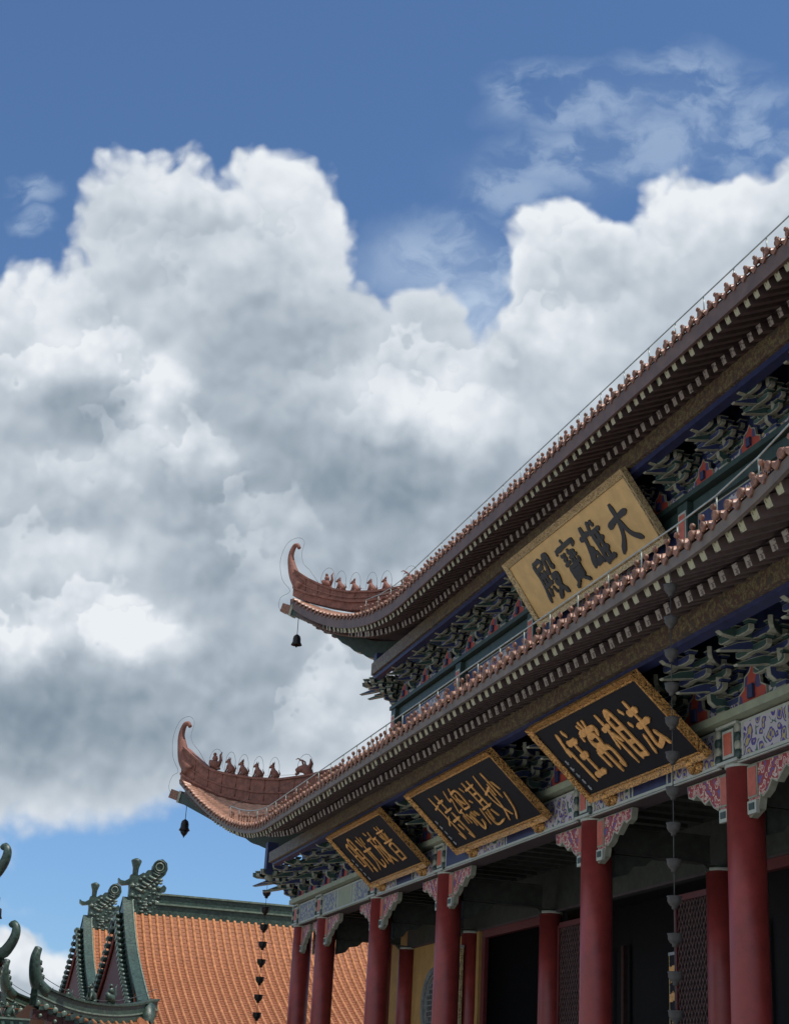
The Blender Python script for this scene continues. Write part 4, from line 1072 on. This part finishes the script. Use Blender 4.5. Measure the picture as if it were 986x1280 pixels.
def plaque(xt, zt, xb, zb, yc, w, fw, chars, board_m, frame_m, txt_m, label, weight, csize, slant, sig=True, feet=True, cy=0.5, group=None, ush=0.0):
    top = Vector((xt, yc, zt)); bot = Vector((xb, yc, zb)); H = (top - bot).length
    ev = (top - bot).normalized(); eu = Vector((0, -1, 0)); en = eu.cross(ev).normalized()
    if en.x > 0: en = -en
    O = (top + bot) / 2
    t = root('hanging_plaque', tuple(bot), label, 'plaque', group)
    W = lambda u, v, n: O + eu * u + ev * v + en * n
    rot = Matrix((eu, en, ev)).transposed()
    mb = MB(); mb.box(W(0, 0, 0), (w - fw, 0.06, H - fw), board_m, rot); mb.build('board', t)
    mb = MB()
    # frame: flared moulding, outer edge stands proud
    def rail_(a0, a1, b0, b1, nrm):
        # inner edge a, outer edge b
        vs = [W(*a0, 0.03), W(*a1, 0.03), W(*b1, 0.10), W(*b0, 0.10), W(*a0, -0.05), W(*a1, -0.05), W(*b1, -0.05), W(*b0, -0.05)]
        mb.add(vs, [(0, 1, 2, 3), (7, 6, 5, 4), (0, 4, 5, 1), (2, 6, 7, 3), (1, 5, 6, 2), (0, 3, 7, 4)], frame_m)
    hi, vi = w / 2 - fw, H / 2 - fw; ho, vo = w / 2, H / 2
    ci = [(-hi, -vi), (hi, -vi), (hi, vi), (-hi, vi)]; co = [(-ho, -vo), (ho, -vo), (ho, vo), (-ho, vo)]
    for k in range(4): rail_(ci[k], ci[(k + 1) % 4], co[k], co[(k + 1) % 4], 0)
    for k in range(4):   # bead
        mb.tube([W(*ci[k], 0.045), W(*ci[(k + 1) % 4], 0.045)], 0.022, frame_m, 6)
    mb.build('frame', t)
    if feet:
        for s_ in (-1, 1):
            mb = MB(); u = s_ * w * 0.36
            mb.ball(W(u, -H / 2 - 0.03, 0.02), 0.15, frame_m, 8, (1, 1, .8)); mb.ball(W(u + 0.10, -H / 2 - 0.13, 0.0), 0.10, frame_m, 8); mb.ball(W(u - 0.10, -H / 2 - 0.12, 0.04), 0.09, frame_m, 8)
            mb.ball(W(u, -H / 2 - 0.20, 0.0), 0.10, frame_m, 8, (1.2, 1, .7))
            mb.build('plaque_foot', t)
    # two hangers back to the eave
    for s_ in (-1, 1):
        mb = MB(); mb.tube([W(s_ * w * 0.4, H / 2 - 0.05, -0.04), W(s_ * w * 0.4, H / 2 - 0.05, -0.04) + Vector((0.35, 0, 0.40))], 0.02, iron, 5); mb.build('hanger', t)
    # lettering: char cells left to right
    n = len(chars); off = 0.034
    mb = None
    span = (w - 2 * fw) * csize[0]; cw = span / n; ch = (H - 2 * fw) * csize[1]
    for ci_, key in enumerate(chars):
        mb = MB(); k_ = 0
        for st in G[key]:
            pts = [Vector((p[0] + slant * (50 - p[1]) + random.uniform(-1.5, 1.5), p[1] + random.uniform(-1.5, 1.5), 0)) for p in st]
            # resample
            sm = catmull(pts, 6) if len(pts) > 2 else [pts[0].lerp(pts[1], i / 6) for i in range(7)]
            Ltot = sum((b - a).length for a, b in zip(sm, sm[1:])); acc = 0; Lp = []; Rp = []
            wmax = weight * (0.74 if len(G[key]) > 14 else 0.9 if len(G[key]) > 9 else 1.0) * (0.75 + 0.35 * min(1, Ltot / 60)) * random.uniform(0.85, 1.15)
            for i, p in enumerate(sm):
                if i: acc += (sm[i] - sm[i - 1]).length
                tt = acc / max(Ltot, 1e-5)
                prof = interp([(0, 0.55), (0.10, 1.05), (0.35, 0.78), (0.7, 0.80), (0.88, 1.0), (1, 0.28)], tt)
                d = (sm[min(i + 1, len(sm) - 1)] - sm[max(i - 1, 0)]).normalized(); nn = Vector((-d.y, d.x, 0))
                Lp.append(p + nn * wmax * prof); Rp.append(p - nn * wmax * prof)
            def cv3(p, nh):
                u = ush - span / 2 + (ci_ + 0.5) * cw + (p.x - 50) / 100 * cw * csize[2]
                v = (H - 2 * fw) * (0.5 - cy) + (50 - p.y) / 100 * ch
                return W(u, v, nh)
            k_ += 1; h1 = off + 0.018 + 0.0012 * k_
            m_ = len(sm); vs = [cv3(p, off) for p in Lp] + [cv3(p, off) for p in Rp] + [cv3(p, h1) for p in Lp] + [cv3(p, h1) for p in Rp]
            fs = []
            for i in range(m_ - 1):
                fs += [(2 * m_ + i, 2 * m_ + i + 1, 3 * m_ + i + 1, 3 * m_ + i), (i, i + 1, 2 * m_ + i + 1, 2 * m_ + i), (m_ + i, 3 * m_ + i, 3 * m_ + i + 1, m_ + i + 1)]
            fs += [(0, 2 * m_, 3 * m_, m_), (m_ - 1, 2 * m_ - 1, 4 * m_ - 1, 3 * m_ - 1)]
            mb.add(vs, fs, txt_m)
        mb.build('character', t)
    if sig:
        mb = MB()
        for k in range(5):
            v = -0.02 - k * 0.085 * H; u = -w / 2 + fw + 0.20
            mb.box(W(u + random.uniform(-.02, .02), v, 0.04), (0.035, 0.014, 0.055 * H), silver, rot); mb.box(W(u + 0.02, v - 0.01, 0.042), (0.07, 0.012, 0.014), silver, rot)
        mb.build('signature', t)
    return t
XT, ZT, XB, ZB = 10.62, 8.40, 11.95, 7.20
plaque(XT, ZT, XB, ZB, 30.85, 5.25, 0.12, ['chi', 'zong', 'zhan', 'miao'], board_blk, gold_m, gilt_text, 'black plaque with four thin gold characters, the middle one of three under the lower eave', 2.6, (0.74, 0.78, 0.92), -0.10, cy=0.52, group='black and gold plaques under the lower eave')
plaque(XT, ZT, XB, ZB, 24.02, 4.45, 0.12, ['zhu', 'chang', 'xiang', 'fa'], board_blk, gold_m, gilt_text, 'largest looking black plaque with bold gold characters, nearest the right edge of the photo', 5.6, (0.80, 0.74, 0.86), -0.10, cy=0.50, group='black and gold plaques under the lower eave')
plaque(XT, ZT, XB, ZB, 37.85, 4.6, 0.12, ['ming', 'guang', 'fang', 'pu'], board_blk, gold_m, gilt_text, 'smallest looking black plaque with gold characters, farthest along the lower eave towards the roof corner', 3.0, (0.78, 0.70, 0.84), -0.10, cy=0.50, group='black and gold plaques under the lower eave')
plaque(13.2, 14.62, 14.25, 13.13, 31.0, 6.85, 0.15, ['dian', 'bao', 'xiong', 'da'], board_gold, goldp_m, ink, 'big gold plaque with four bold black characters hanging under the upper eave', 7.4, (0.80, 0.76, 0.84), 0.0, sig=False, feet=False, cy=0.54, ush=0.25)

# ------------------------------------------------------------------ wind bells
def wind_bell(x, z0, L, label, fish):
    p = Vector((x, DG - x, z0))
    t = root('wind_bell', tuple(p), label, 'bell')
    mb = MB(); mb.tube([p, p - Vector((0, 0, L))], 0.012, iron, 5); mb.build('wire', t)
    b = p - Vector((0, 0, L)); mb = MB()
    mb.lathe([(0.02, 0.02), (0.05, 0.0), (0.11, -0.05), (0.135, -0.14), (0.14, -0.26), (0.19, -0.36), (0.175, -0.365), (0.12, -0.25)], iron, b, 14)
    mb.build('bell_body', t)
    if fish:
        mb = MB(); mb.lathe([(0.02, -0.30), (0.15, -0.37), (0.10, -0.47), (0.03, -0.55), (0.01, -0.6)], iron, b, 10); mb.build('clapper', t)
    else:
        mb = MB(); mb.lathe([(0.015, -0.2), (0.015, -0.38), (0.035, -0.40), (0.03, -0.43), (0.005, -0.45)], iron, b, 8); mb.build('clapper', t)
wind_bell(8.80, 11.15, 0.72, 'dark lantern shaped wind bell hanging from the lower roof corner', True)
wind_bell(11.50, 17.2, 0.66, 'small dark bronze wind bell hanging from the upper roof corner', False)

# ------------------------------------------------------------------ rain chains
def rain_chain(x, y, z1, z0, step, r, label, m_):
    t = root('rain_chain', (x, y, z0), label, 'rain chain', 'rain chains hanging from the eaves')
    mb = MB(); mb.tube([(x, y, z1), (x, y, z0)], 0.008, m_, 4); mb.build('chain', t)
    cup = MB(); cup.lathe([(0.02, -0.17), (0.05, -0.16), (0.05, -0.12), (0.09, -0.09), (0.125, -0.03), (0.125, 0.03), (0.14, 0.065), (0.125, 0.065), (0.09, 0.0), (0.02, -0.04)], m_, (0, 0, 0), 12)
    for k in range(8): 
        a = k * math.pi / 4; cup.ball((0.10 * math.cos(a), 0.10 * math.sin(a), 0.045), 0.035, m_, 6, (1, 1, .7))
    me = cup.mesh('cup'); z = z1 - 0.25
    while z > z0:
        o = place(me, 'cup', t, (x, y, z)); o.scale = (r, r, r); o.rotation_euler = (0, 0, random.uniform(0, 1)); z -= step
chain_m = mat('chain_verdigris', (0.045, 0.044, 0.042), 0.6, metal=0.15, var=0.3, bump=0.5)
rain_chain(9.22, 17.82, 8.62, 0.6, 0.455, 0.70, 'long dark chain of lotus cups hanging in front of the lattice screens', chain_m)
rain_chain(11.6, 51.2, 9.0, 1.2, 0.55, 1.1, 'chain of dark cups hanging before the orange tiled roof', iron)

# ------------------------------------------------------------------ orange roofed side hall
def side_hall(dy, dz, label):
    t = root('side_hall', (12.0, 66.0 + dy, 0.0), label, 'temple', 'orange tiled halls behind the main hall')
    YR = 66.0 + dy; XL = 9.25; XR = 34.0
    prof = [(0.0, 8.85), (1.5, 7.58), (2.95, 6.55), (5.1, 5.4), (7.9, 4.16), (9.8, 3.62), (11.6, 3.28)]
    def zp(d): return interp_s(prof, d) + dz
    def interp_s(tab, x):
        if x <= tab[0][0]: return tab[0][1]
        pts = tab
        for i in range(len(pts) - 1):
            if x <= pts[i + 1][0]:
                p1, p2 = pts[i], pts[i + 1]; p0 = pts[max(i - 1, 0)]; p3 = pts[min(i + 2, len(pts) - 1)]
                m1 = (p2[1] - p0[1]) / (p2[0] - p0[0]); m2 = (p3[1] - p1[1]) / (p3[0] - p1[0]); h = p2[0] - p1[0]; tt = (x - p1[0]) / h
                return (2 * tt ** 3 - 3 * tt ** 2 + 1) * p1[1] + (tt ** 3 - 2 * tt ** 2 + tt) * h * m1 + (-2 * tt ** 3 + 3 * tt ** 2) * p2[1] + (tt ** 3 - tt ** 2) * h * m2
        return tab[-1][1]
    EAVE = 11.6; TIPX = 4.75
    # left corner: eave lifts toward the tip, hip from (XL, YR-7.3) to tip
    def lift(x, d):
        s_ = max(0, (XL + 2.0 - x) / (XL + 2.0 - TIPX)); s_ = min(1, s_)
        return 1.15 * s_ ** 1.9 * max(0, (d - 5.0) / (EAVE - 5.0)) ** 1.0
    def pt(x, d): return Vector((x, YR - d, zp(d) + lift(x, d)))
    def dmin(x): return 0.0 if x >= XL else 7.3 + (XL - x) * (EAVE - 7.3) / (XL - TIPX)
    rf = MB()
    xs = [TIPX + 0.02 + i * 0.5 for i in range(10)] + [XL - 0.01, XL + 0.001] + [XL + i for i in range(1, int(XR - XL) + 1)]
    rf.grid(lambda x, v: pt(x, lerp(dmin(x), EAVE, v)), xs, [i / 24 for i in range(25)], orange_bed)
    x = TIPX + 0.2; k = 0
    P = 0.30
    while x < XR:
        d0 = dmin(x); L = EAVE - d0; ns = max(1, int(L / 0.30)); vs = []
        near = x < 20
        for i in range(ns + 1):
            d = d0 + L * i / ns
            for lip in ((0,) if i in (0, ns) else (1, 0)):
                c = pt(x, d); rr = 0.074 if not lip else 0.070
                for a in range(5):
                    an = math.pi * a / 4; vs.append((c.x + rr * math.cos(an), c.y, c.z + 0.015 + rr * 1.25 * math.sin(an)))
        m_ = len(vs) // 5; fs = []
        for i in range(m_ - 1):
            for a in range(4): fs.append((i * 5 + a, (i + 1) * 5 + a, (i + 1) * 5 + a + 1, i * 5 + a + 1))
        rf.add(vs, fs, orange_m, True)
        # overlapping pan tiles: small steps between the barrels
        xm = x + P / 2
        if near:
            d0m = dmin(xm); nn = int((EAVE - d0m) / 0.20)
            for i in range(nn):
                d = d0m + 0.20 * i + 0.1; c = pt(xm, d); c2 = pt(xm, d + 0.20)
                rf.add([(xm - .10, c.y, c.z + 0.012), (xm + .10, c.y, c.z + 0.012), (xm + .10, c2.y, c2.z + 0.035), (xm - .10, c2.y, c2.z + 0.035), (xm - .10, c2.y, c2.z + 0.005), (xm + .10, c2.y, c2.z + 0.005)], [(0, 1, 2, 3), (3, 2, 5, 4)], orange_bed)
        c = pt(x, EAVE); rf.lathe([(0.10, -0.03), (0.10, 0.02), (0.06, 0.03), (0.02, 0.04)], green_lt, (c.x, c.y - 0.02, c.z + 0.03), 10, (0, -1, 0))
        c = pt(x, EAVE - 0.3); rf.ball((c.x, c.y, c.z + 0.14), 0.055, green_m, 6)
        c = pt(xm, EAVE); rf.box((c.x, c.y - 0.02, c.z - 0.06), (0.16, 0.02, 0.14), green_m)
        x += P
    # back slope and right end, closed plainly
    rf.add([(XL, YR, zp(0)), (XR, YR, zp(0)), (XR, YR + 6.5, zp(6.5)), (XL, YR + 6.5, zp(6.5))], [(0, 1, 2, 3)], orange_bed)
    rf.add([pt(TIPX, EAVE), pt(XL, 7.3), (XL, YR + 6.5, zp(7.3)), (TIPX, YR + 6.5, zp(EAVE) + 0.4)], [(0, 1, 2, 3)], orange_bed)
    rf.build('tiled_roof', t)
    # eave underside + wall
    w = MB(); w.box(((XL + XR) / 2, YR - EAVE + 0.25, zp(EAVE) - 0.12), (XR - XL, 0.5, 0.16), maroon)
    for i in range(9):
        x = TIPX + 0.35 + i * 0.5; c = pt(x, EAVE - 0.10); w.box((c.x, c.y + 0.3, c.z - 0.26), (0.52, 0.7, 0.30), maroon)
        w.ball((c.x, c.y - 0.06, c.z - 0.30), 0.07, green_lt, 8)
    w.build('eave_board', t)
    w = MB(); w.box(((XL + XR) / 2 - 0.5, YR - 1.0, (zp(EAVE) + 0.0) / 2), (XR - XL + 1.0, 15, zp(EAVE) - 0.1), ochre); w.build('wall', t)
    # main ridge
    rg = MB(); L = XR - XL - 1.0
    for (zc, hh, wd, m_) in ((-0.02, 0.60, 0.30, green_m), (0.32, 0.07, 0.44, green_lt), (0.52, 0.33, 0.26, green_m), (0.72, 0.07, 0.40, green_lt)):
        rg.box((XL + 1.0 + L / 2, YR, zp(0) + 0.05 + zc), (L, wd, hh), m_)
    rg.build('main_ridge', t)
    # ridge end ornament: dragon head biting the ridge with curled tail
    ow = MB(); B = Vector((XL, YR, zp(0)))
    OT = Matrix.Translation(B)
    poly = [(-.12, -.2), (-.14, .9), (-.16, 1.05), (-.45, 1.0), (-.60, 1.10), (-.62, 1.28), (-.52, 1.20), (-.36, 1.18), (-.16, 1.30), (-.12, 1.47), (.2, 1.46), (.36, 1.58), (.46, 1.56), (.55, 1.70), (.72, 1.72), (.74, 1.9), (.90, 2.14), (1.12, 2.20), (1.32, 2.05), (1.37, 1.8), (1.30, 1.58), (1.14, 1.40), (1.06, 1.18), (1.02, 1.08), (1.18, 1.06), (1.28, 1.16), (1.40, 1.04), (1.36, .88), (1.20, .86), (1.24, .70), (1.12, .55), (1.22, .40), (1.10, .22), (1.12, -.2)]
    ow.prism(poly, OT, 0.34, green_m)
    rr_ = random.Random(5)
    for k in range(70):
        px_ = rr_.uniform(-0.05, 1.15); pz_ = rr_.uniform(-0.1, 1.4)
        if pz_ > 0.75 + 0.75 * px_ + 0.6: continue
        if pz_ > 1.3 and px_ < .3: continue
        ow.ball(B + Vector((px_, -0.15, pz_)), rr_.uniform(0.06, 0.12), green_m if k % 5 else green_lt, 6, (1.3, .7, .8))
    for (px_, pz_, r_) in ((1.02, 1.86, .26), (1.02, 1.86, .16)):
        ow.tube([B + Vector((px_ + r_ * math.cos(a / 10 * math.pi), -0.19, pz_ + r_ * math.sin(a / 10 * math.pi))) for a in range(21)], 0.035, green_lt if r_ < .2 else green_m, 5, False)
    for k in range(6): ow.tube([B + Vector((.1 + .13 * k, -0.17, .95 + .13 * k)), B + Vector((.35 + .13 * k, -0.2, .82 + .13 * k)), B + Vector((.5 + .13 * k, -0.17, .93 + .13 * k))], [0.05, 0.06, 0.02], green_m if k % 2 else green_lt, 6)
    ow.lathe([(0.13, 1.4), (0.12, 1.55), (0.13, 1.75), (0.22, 2.02), (0.21, 2.08), (0.06, 2.16)], green_m, B + Vector((0.06, 0, 0)), 10)
    ow.build('ridge_ornament', t)
    # gable: descending ridges both sides, panel, tile ends
    for s_ in (1, -1):
        r_ = MB(); sec = []
        N = 16; dmx = 7.3 if s_ == 1 else 6.3
        for (o, wd, zt0, zt1, m_) in ((0.0, 0.34, -0.1, 0.50, green_m), (0.0, 0.42, 0.50, 0.56, green_m), (0.2, 0.05, 0.56, 0.60, green_lt)):
            L_ = []
            for i in range(N + 1):
                d = dmx * i / N; y = YR - s_ * d; z = zp(d)
                L_.append(((XL - 0.15 + o - wd / 2, y, z + zt0), (XL - 0.15 + o + wd / 2, y, z + zt0), (XL - 0.15 + o + wd / 2, y, z + zt1), (XL - 0.15 + o - wd / 2, y, z + zt1)))
            vs = [p for q in L_ for p in q]; fs = []
            for i in range(N):
                for a in range(4): fs.append((i * 4 + a, i * 4 + (a + 1) % 4, (i + 1) * 4 + (a + 1) % 4, (i + 1) * 4 + a))
            fs += [(0, 1, 2, 3), tuple(len(vs) - 4 + i for i in (3, 2, 1, 0))]
            r_.add(vs, fs, m_)
        r_.build('descending_ridge', t)
        # tile ends hanging off the gable edge
        e_ = MB(); d = 0.25
        while d < dmx:
            y = YR - s_ * d; z = zp(d)
            e_.lathe([(0.11, -0.3), (0.11, 0.03), (0.05, 0.05)], green_m, (XL - 0.62, y, z + 0.02), 8, (-1, 0, 0.15))
            e_.lathe([(0.06, 0.0), (0.05, 0.02), (0.01, 0.03)], green_lt, (XL - 0.66, y, z + 0.02), 8, (-1, 0, 0.15))
            e_.box((XL - 0.62, y - 0.15, z - 0.10), (0.04, 0.15, 0.16), green_lt)
            d += 0.33
        e_.build('gable_tile_edge', t)
    gb = MB()
    N = 10
    top_ = [(XL - 0.30, YR - 7.0 + 13.0 * i / (2 * N), zp(abs(-7.0 + 13.0 * i / (2 * N))) - 0.15) for i in range(2 * N + 1)]
    bt = [(p[0], p[1], zp(7.3) - 0.1) for p in top_]
    gb.add(top_ + bt, [(i, i + 1, 2 * N + 2 + i, 2 * N + 1 + i) for i in range(2 * N)], maroon)
    # bargeboards
    for s_ in (1, -1):
        pts = [(XL - 0.36, YR - s_ * d, zp(d) - 0.28) for d in [0.1 + 0.65 * i for i in range(10)]]
        gb.tube(pts, 0.09, darkred, 4)
    gb.build('gable_panel', t)
    # hip ridge to the tip
    hr = MB(); N = 18; A = Vector((XL + 0.25, YR - 7.35, zp(7.3))); sec = []
    hookp = [(0, 0.40), (0.25, 0.28), (0.45, 0.24), (0.65, 0.30), (0.82, 0.48), (0.92, 0.72), (1.0, 1.05)]
    top_l = []
    for i in range(N + 1):
        s2 = i / N; x = lerp(XL + 0.25, TIPX + 0.05, s2); d = 7.3 + (EAVE - 7.3) * s2
        zb = zp(d) + lift(x, d) ; top_l.append((x, YR - d, zb))
    dirv = Vector((-(XL - TIPX), -(EAVE - 7.3), 0)).normalized(); nrm = Vector((-dirv.y, dirv.x, 0))
    for (lo_, hi_, wd, m_) in ((-0.1, 0.55, 0.28, green_m), (0.55, 0.62, 0.42, green_m), (0.22, 0.27, 0.34, green_lt)):
        vs = []
        for p in top_l:
            c = Vector(p)
            for (o, z) in ((-wd / 2, lo_), (wd / 2, lo_), (wd / 2, hi_), (-wd / 2, hi_)): vs.append(c + nrm * o + Vector((0, 0, z)))
        fs = []
        for i in range(N):
            for a in range(4): fs.append((i * 4 + a, i * 4 + (a + 1) % 4, (i + 1) * 4 + (a + 1) % 4, (i + 1) * 4 + a))
        fs += [(0, 1, 2, 3), tuple(len(vs) - 4 + i for i in (3, 2, 1, 0))]
        hr.add(vs, fs, m_)
    tp = Vector(top_l[-1])
    hp = catmull([tp + dirv * a + Vector((0, 0, b_)) for a, b_ in ((-0.5, 0.35), (-0.1, 0.6), (0.10, 1.0), (0.16, 1.4), (0.06, 1.72))], 4)
    hr.tube(hp, [lerp(0.26, 0.13, i / (len(hp) - 1)) for i in range(len(hp))], green_m, 8)
    for k in range(4): hr.ball(tp - dirv * (0.05 + 0.1 * k) + Vector((0, 0, 1.25 - 0.22 * k)), 0.13, green_m, 6)
    hr.tube([Vector(top_l[i]) + Vector((0, -0.1, 0.95 - 0.25 * math.sin(i / N * 3.1))) for i in range(0, N + 1, 2)], 0.012, wire_m, 4)
    h = hr.build('hip_ridge', t)
    for s2 in (0.42, 0.56):
        i = int(s2 * N); b = beast('lion' if s2 > .5 else 'rider'); b.ms = [green_m]
        o = place(b.mesh('ridge_beast'), 'ridge_beast', h, Vector(top_l[i]) + Vector((0, 0, 0.6))); o.scale = (1.25,) * 3; o.rotation_euler = (0, 0, R(45 - 0))
    # beast head at the foot of the descending ridge
    bh = MB(); C_ = Vector((XL - 0.05, YR - 7.55, zp(7.4)))
    bh.tube([C_ + Vector(p) for p in ((0, 0.3, 0.35), (0, -0.1, 0.30), (0, -0.35, -0.05), (0.02, -0.46, -0.6), (0.05, -0.50, -1.15))], [0.26, 0.30, 0.26, 0.20, 0.12], green_m, 8)
    for k in range(6): bh.ball(C_ + Vector((0.24, -0.1 - 0.05 * k, 0.3 - 0.2 * k)), 0.09, green_m if k % 2 else green_lt, 6)
    bh.build('ridge_mask', t)
    return t
side_hall(0, 0, 'orange tiled side hall with a dark green ridge, nearer of two behind the main hall')
side_hall(13.5, 0.55, 'orange tiled side hall with dark green ridge, farther one behind the nearer gable')

# ------------------------------------------------------------------ pavilion at the left edge
def pavilion():
    cx, cy = -0.7, 54.2
    t = root('pavilion', (cx, cy, 0), 'dark green roofed two tier pavilion with hooked corners at the left edge of the photo', 'pavilion')
    for (w, ze, zt, tip) in ((3.55, 7.05, 9.6, 1.15), (4.1, 4.75, 6.4, 1.05)):
        rf = MB()
        def P(s_, u, v):   # side s_, u along -1..1, v 0 eave ..1 top
            up = tip * 0.62 * abs(u) ** 3.2 * (1 - v) ** 1.2; r_ = lerp(w, w * 0.25, v)
            z = ze + (zt - ze) * (0.55 * v + 0.45 * v * v) + up
            x, y = u * r_, -r_
            a = s_ * math.pi / 2; return Vector((cx + x * math.cos(a) - y * math.sin(a), cy + x * math.sin(a) + y * math.cos(a), z))
        for s_ in range(4):
            rf.grid(lambda u, v: P(s_, u, v), [-1 + 0.1 * i for i in range(21)], [i / 8 for i in range(9)], green_m)
            n = 22
            for k in range(n):
                u = -1 + 2 * (k + .5) / n
                rf.tube([P(s_, u, v / 8) + Vector((0, 0, 0.03)) for v in range(9)], 0.08, green_m, 5)
                c = P(s_, u, 0); rf.ball(c + Vector((0, 0, 0.0)), 0.09, green_lt, 6)
        rf.build('tiled_roof', t)
        sf = MB(); sf.box((cx, cy, ze - 0.05), (w * 1.72, w * 1.72, 0.1), maroon)
        for s_ in range(4):
            sf.grid(lambda u, v: P(s_, u, 0) * (1 - v) + Vector((cx, cy, ze - 0.45)) * v - Vector((0, 0, 0.12 * (1 - v))), [-1 + 0.1 * i for i in range(21)], [0, 0.35], maroon)
        for s_ in range(4):
            for k in range(20):
                u = -0.95 + 1.9 * k / 19; a = P(s_, u, 0) - Vector((0, 0, 0.2)); b = lerp(a, Vector((cx, cy, a.z - 0.3)), 0.28)
                sf.beam(a, b, 0.09, 0.10, stone)
        sf.build('eave_rafters', t)
        for s_ in range(4):
            hk = MB(); a = s_ * math.pi / 2 + math.pi / 4
            cor = P(s_, 1, 0); inn = P(s_, 1, 0.75); dv = (cor - Vector((cx, cy, cor.z))).normalized()
            pts = [P(s_, 1, v / 6) + Vector((0, 0, 0.14)) for v in range(6, 0, -1)]
            hook = [cor + dv * p[0] + Vector((0, 0, p[1])) for p in ((-0.15, 0.12), (0.12, 0.32), (0.30, 0.62), (0.32, 0.88), (0.20, 1.02), (0.08, 0.95))]
            c = catmull(pts + hook, 3)
            hk.tube(c, [lerp(0.20, 0.085, max(0, (i / (len(c) - 1) - .5) * 2)) for i in range(len(c))], green_m, 8)
            hk.build('hip_ridge', t)
            br = MB(); q = cor - dv * 0.55
            for k in range(4): br.beam(q - dv * 0.35 * k + Vector((0, 0, -0.35 - 0.14 * k)), q - dv * (0.35 * k + 0.9) + Vector((0, 0, -0.45 - 0.14 * k)), 0.22, 0.14, darkred if k % 2 else stone)
            br.build('corner_bracket', t)
    w = MB(); w.box((cx, cy, 3.0), (4.6, 4.6, 6.0), darkred); w.box((cx, cy, 6.4), (3.6, 3.6, 1.2), darkred); w.build('wall', t)
    fn = MB(); fn.lathe([(0.5, 9.3), (0.35, 9.7), (0.15, 9.9), (0.28, 10.2), (0.05, 10.7)], green_m, (cx, cy, 0), 12); fn.build('finial', t)
    return t
pavilion()
for (x, y, z, lab) in ((3.02, 49.95, 7.15, 'small dark bell under the higher hooked corner at the left edge'), (3.36, 50.0, 4.75, 'small dark bell under the lower hooked corner at the left edge')):
    t = root('wind_bell', (x, y, z), lab, 'bell'); mb = MB(); mb.tube([(x, y, z), (x, y, z - 0.3)], 0.012, iron, 4); mb.build('wire', t)
    mb = MB(); mb.lathe([(0.03, 0.0), (0.10, -0.04), (0.12, -0.25), (0.15, -0.33), (0.05, -0.33)], iron, (x, y, z - 0.3), 10); mb.build('bell_body', t)
# low gallery in front of it, its ridge carrying small beasts
t = root('gallery', (0.5, 50.0, 0), 'low green tiled gallery roof with small ridge beasts at the bottom left corner', 'gallery')
mb = MB(); 
for k in range(30):
    x = -3.5 + k * 0.26
    mb.tube([(x, 49.0, 3.55), (x, 47.4, 3.0)], 0.075, green_m, 6); mb.tube([(x, 49.0, 3.55), (x, 50.6, 3.0)], 0.075, green_m, 6)
mb.add([(-3.6, 47.4, 2.95), (4.1, 47.4, 2.95), (4.1, 49, 3.5), (-3.6, 49, 3.5)], [(0, 1, 2, 3)], green_m); mb.add([(-3.6, 50.6, 2.95), (4.1, 50.6, 2.95), (4.1, 49, 3.5), (-3.6, 49, 3.5)], [(0, 3, 2, 1)], green_m)
mb.build('tiled_roof', t)
mb = MB(); mb.box((0.4, 49.0, 3.42), (7.8, 0.30, 0.38), green_m); mb.box((0.4, 49.0, 3.63), (7.8, 0.4, 0.05), green_lt); hr = mb.build('main_ridge', t)
for x in (2.95, 3.35, 3.75):
    b = beast('lion'); b.ms = [green_m]; o = place(b.mesh('ridge_beast'), 'ridge_beast', hr, (x, 49.0, 3.65)); o.scale = (0.95,) * 3; o.rotation_euler = (0, 0, R(180))
mb = MB(); mb.box((0.25, 49.0, 1.45), (7.2, 2.4, 2.9), darkred); mb.build('wall', t)
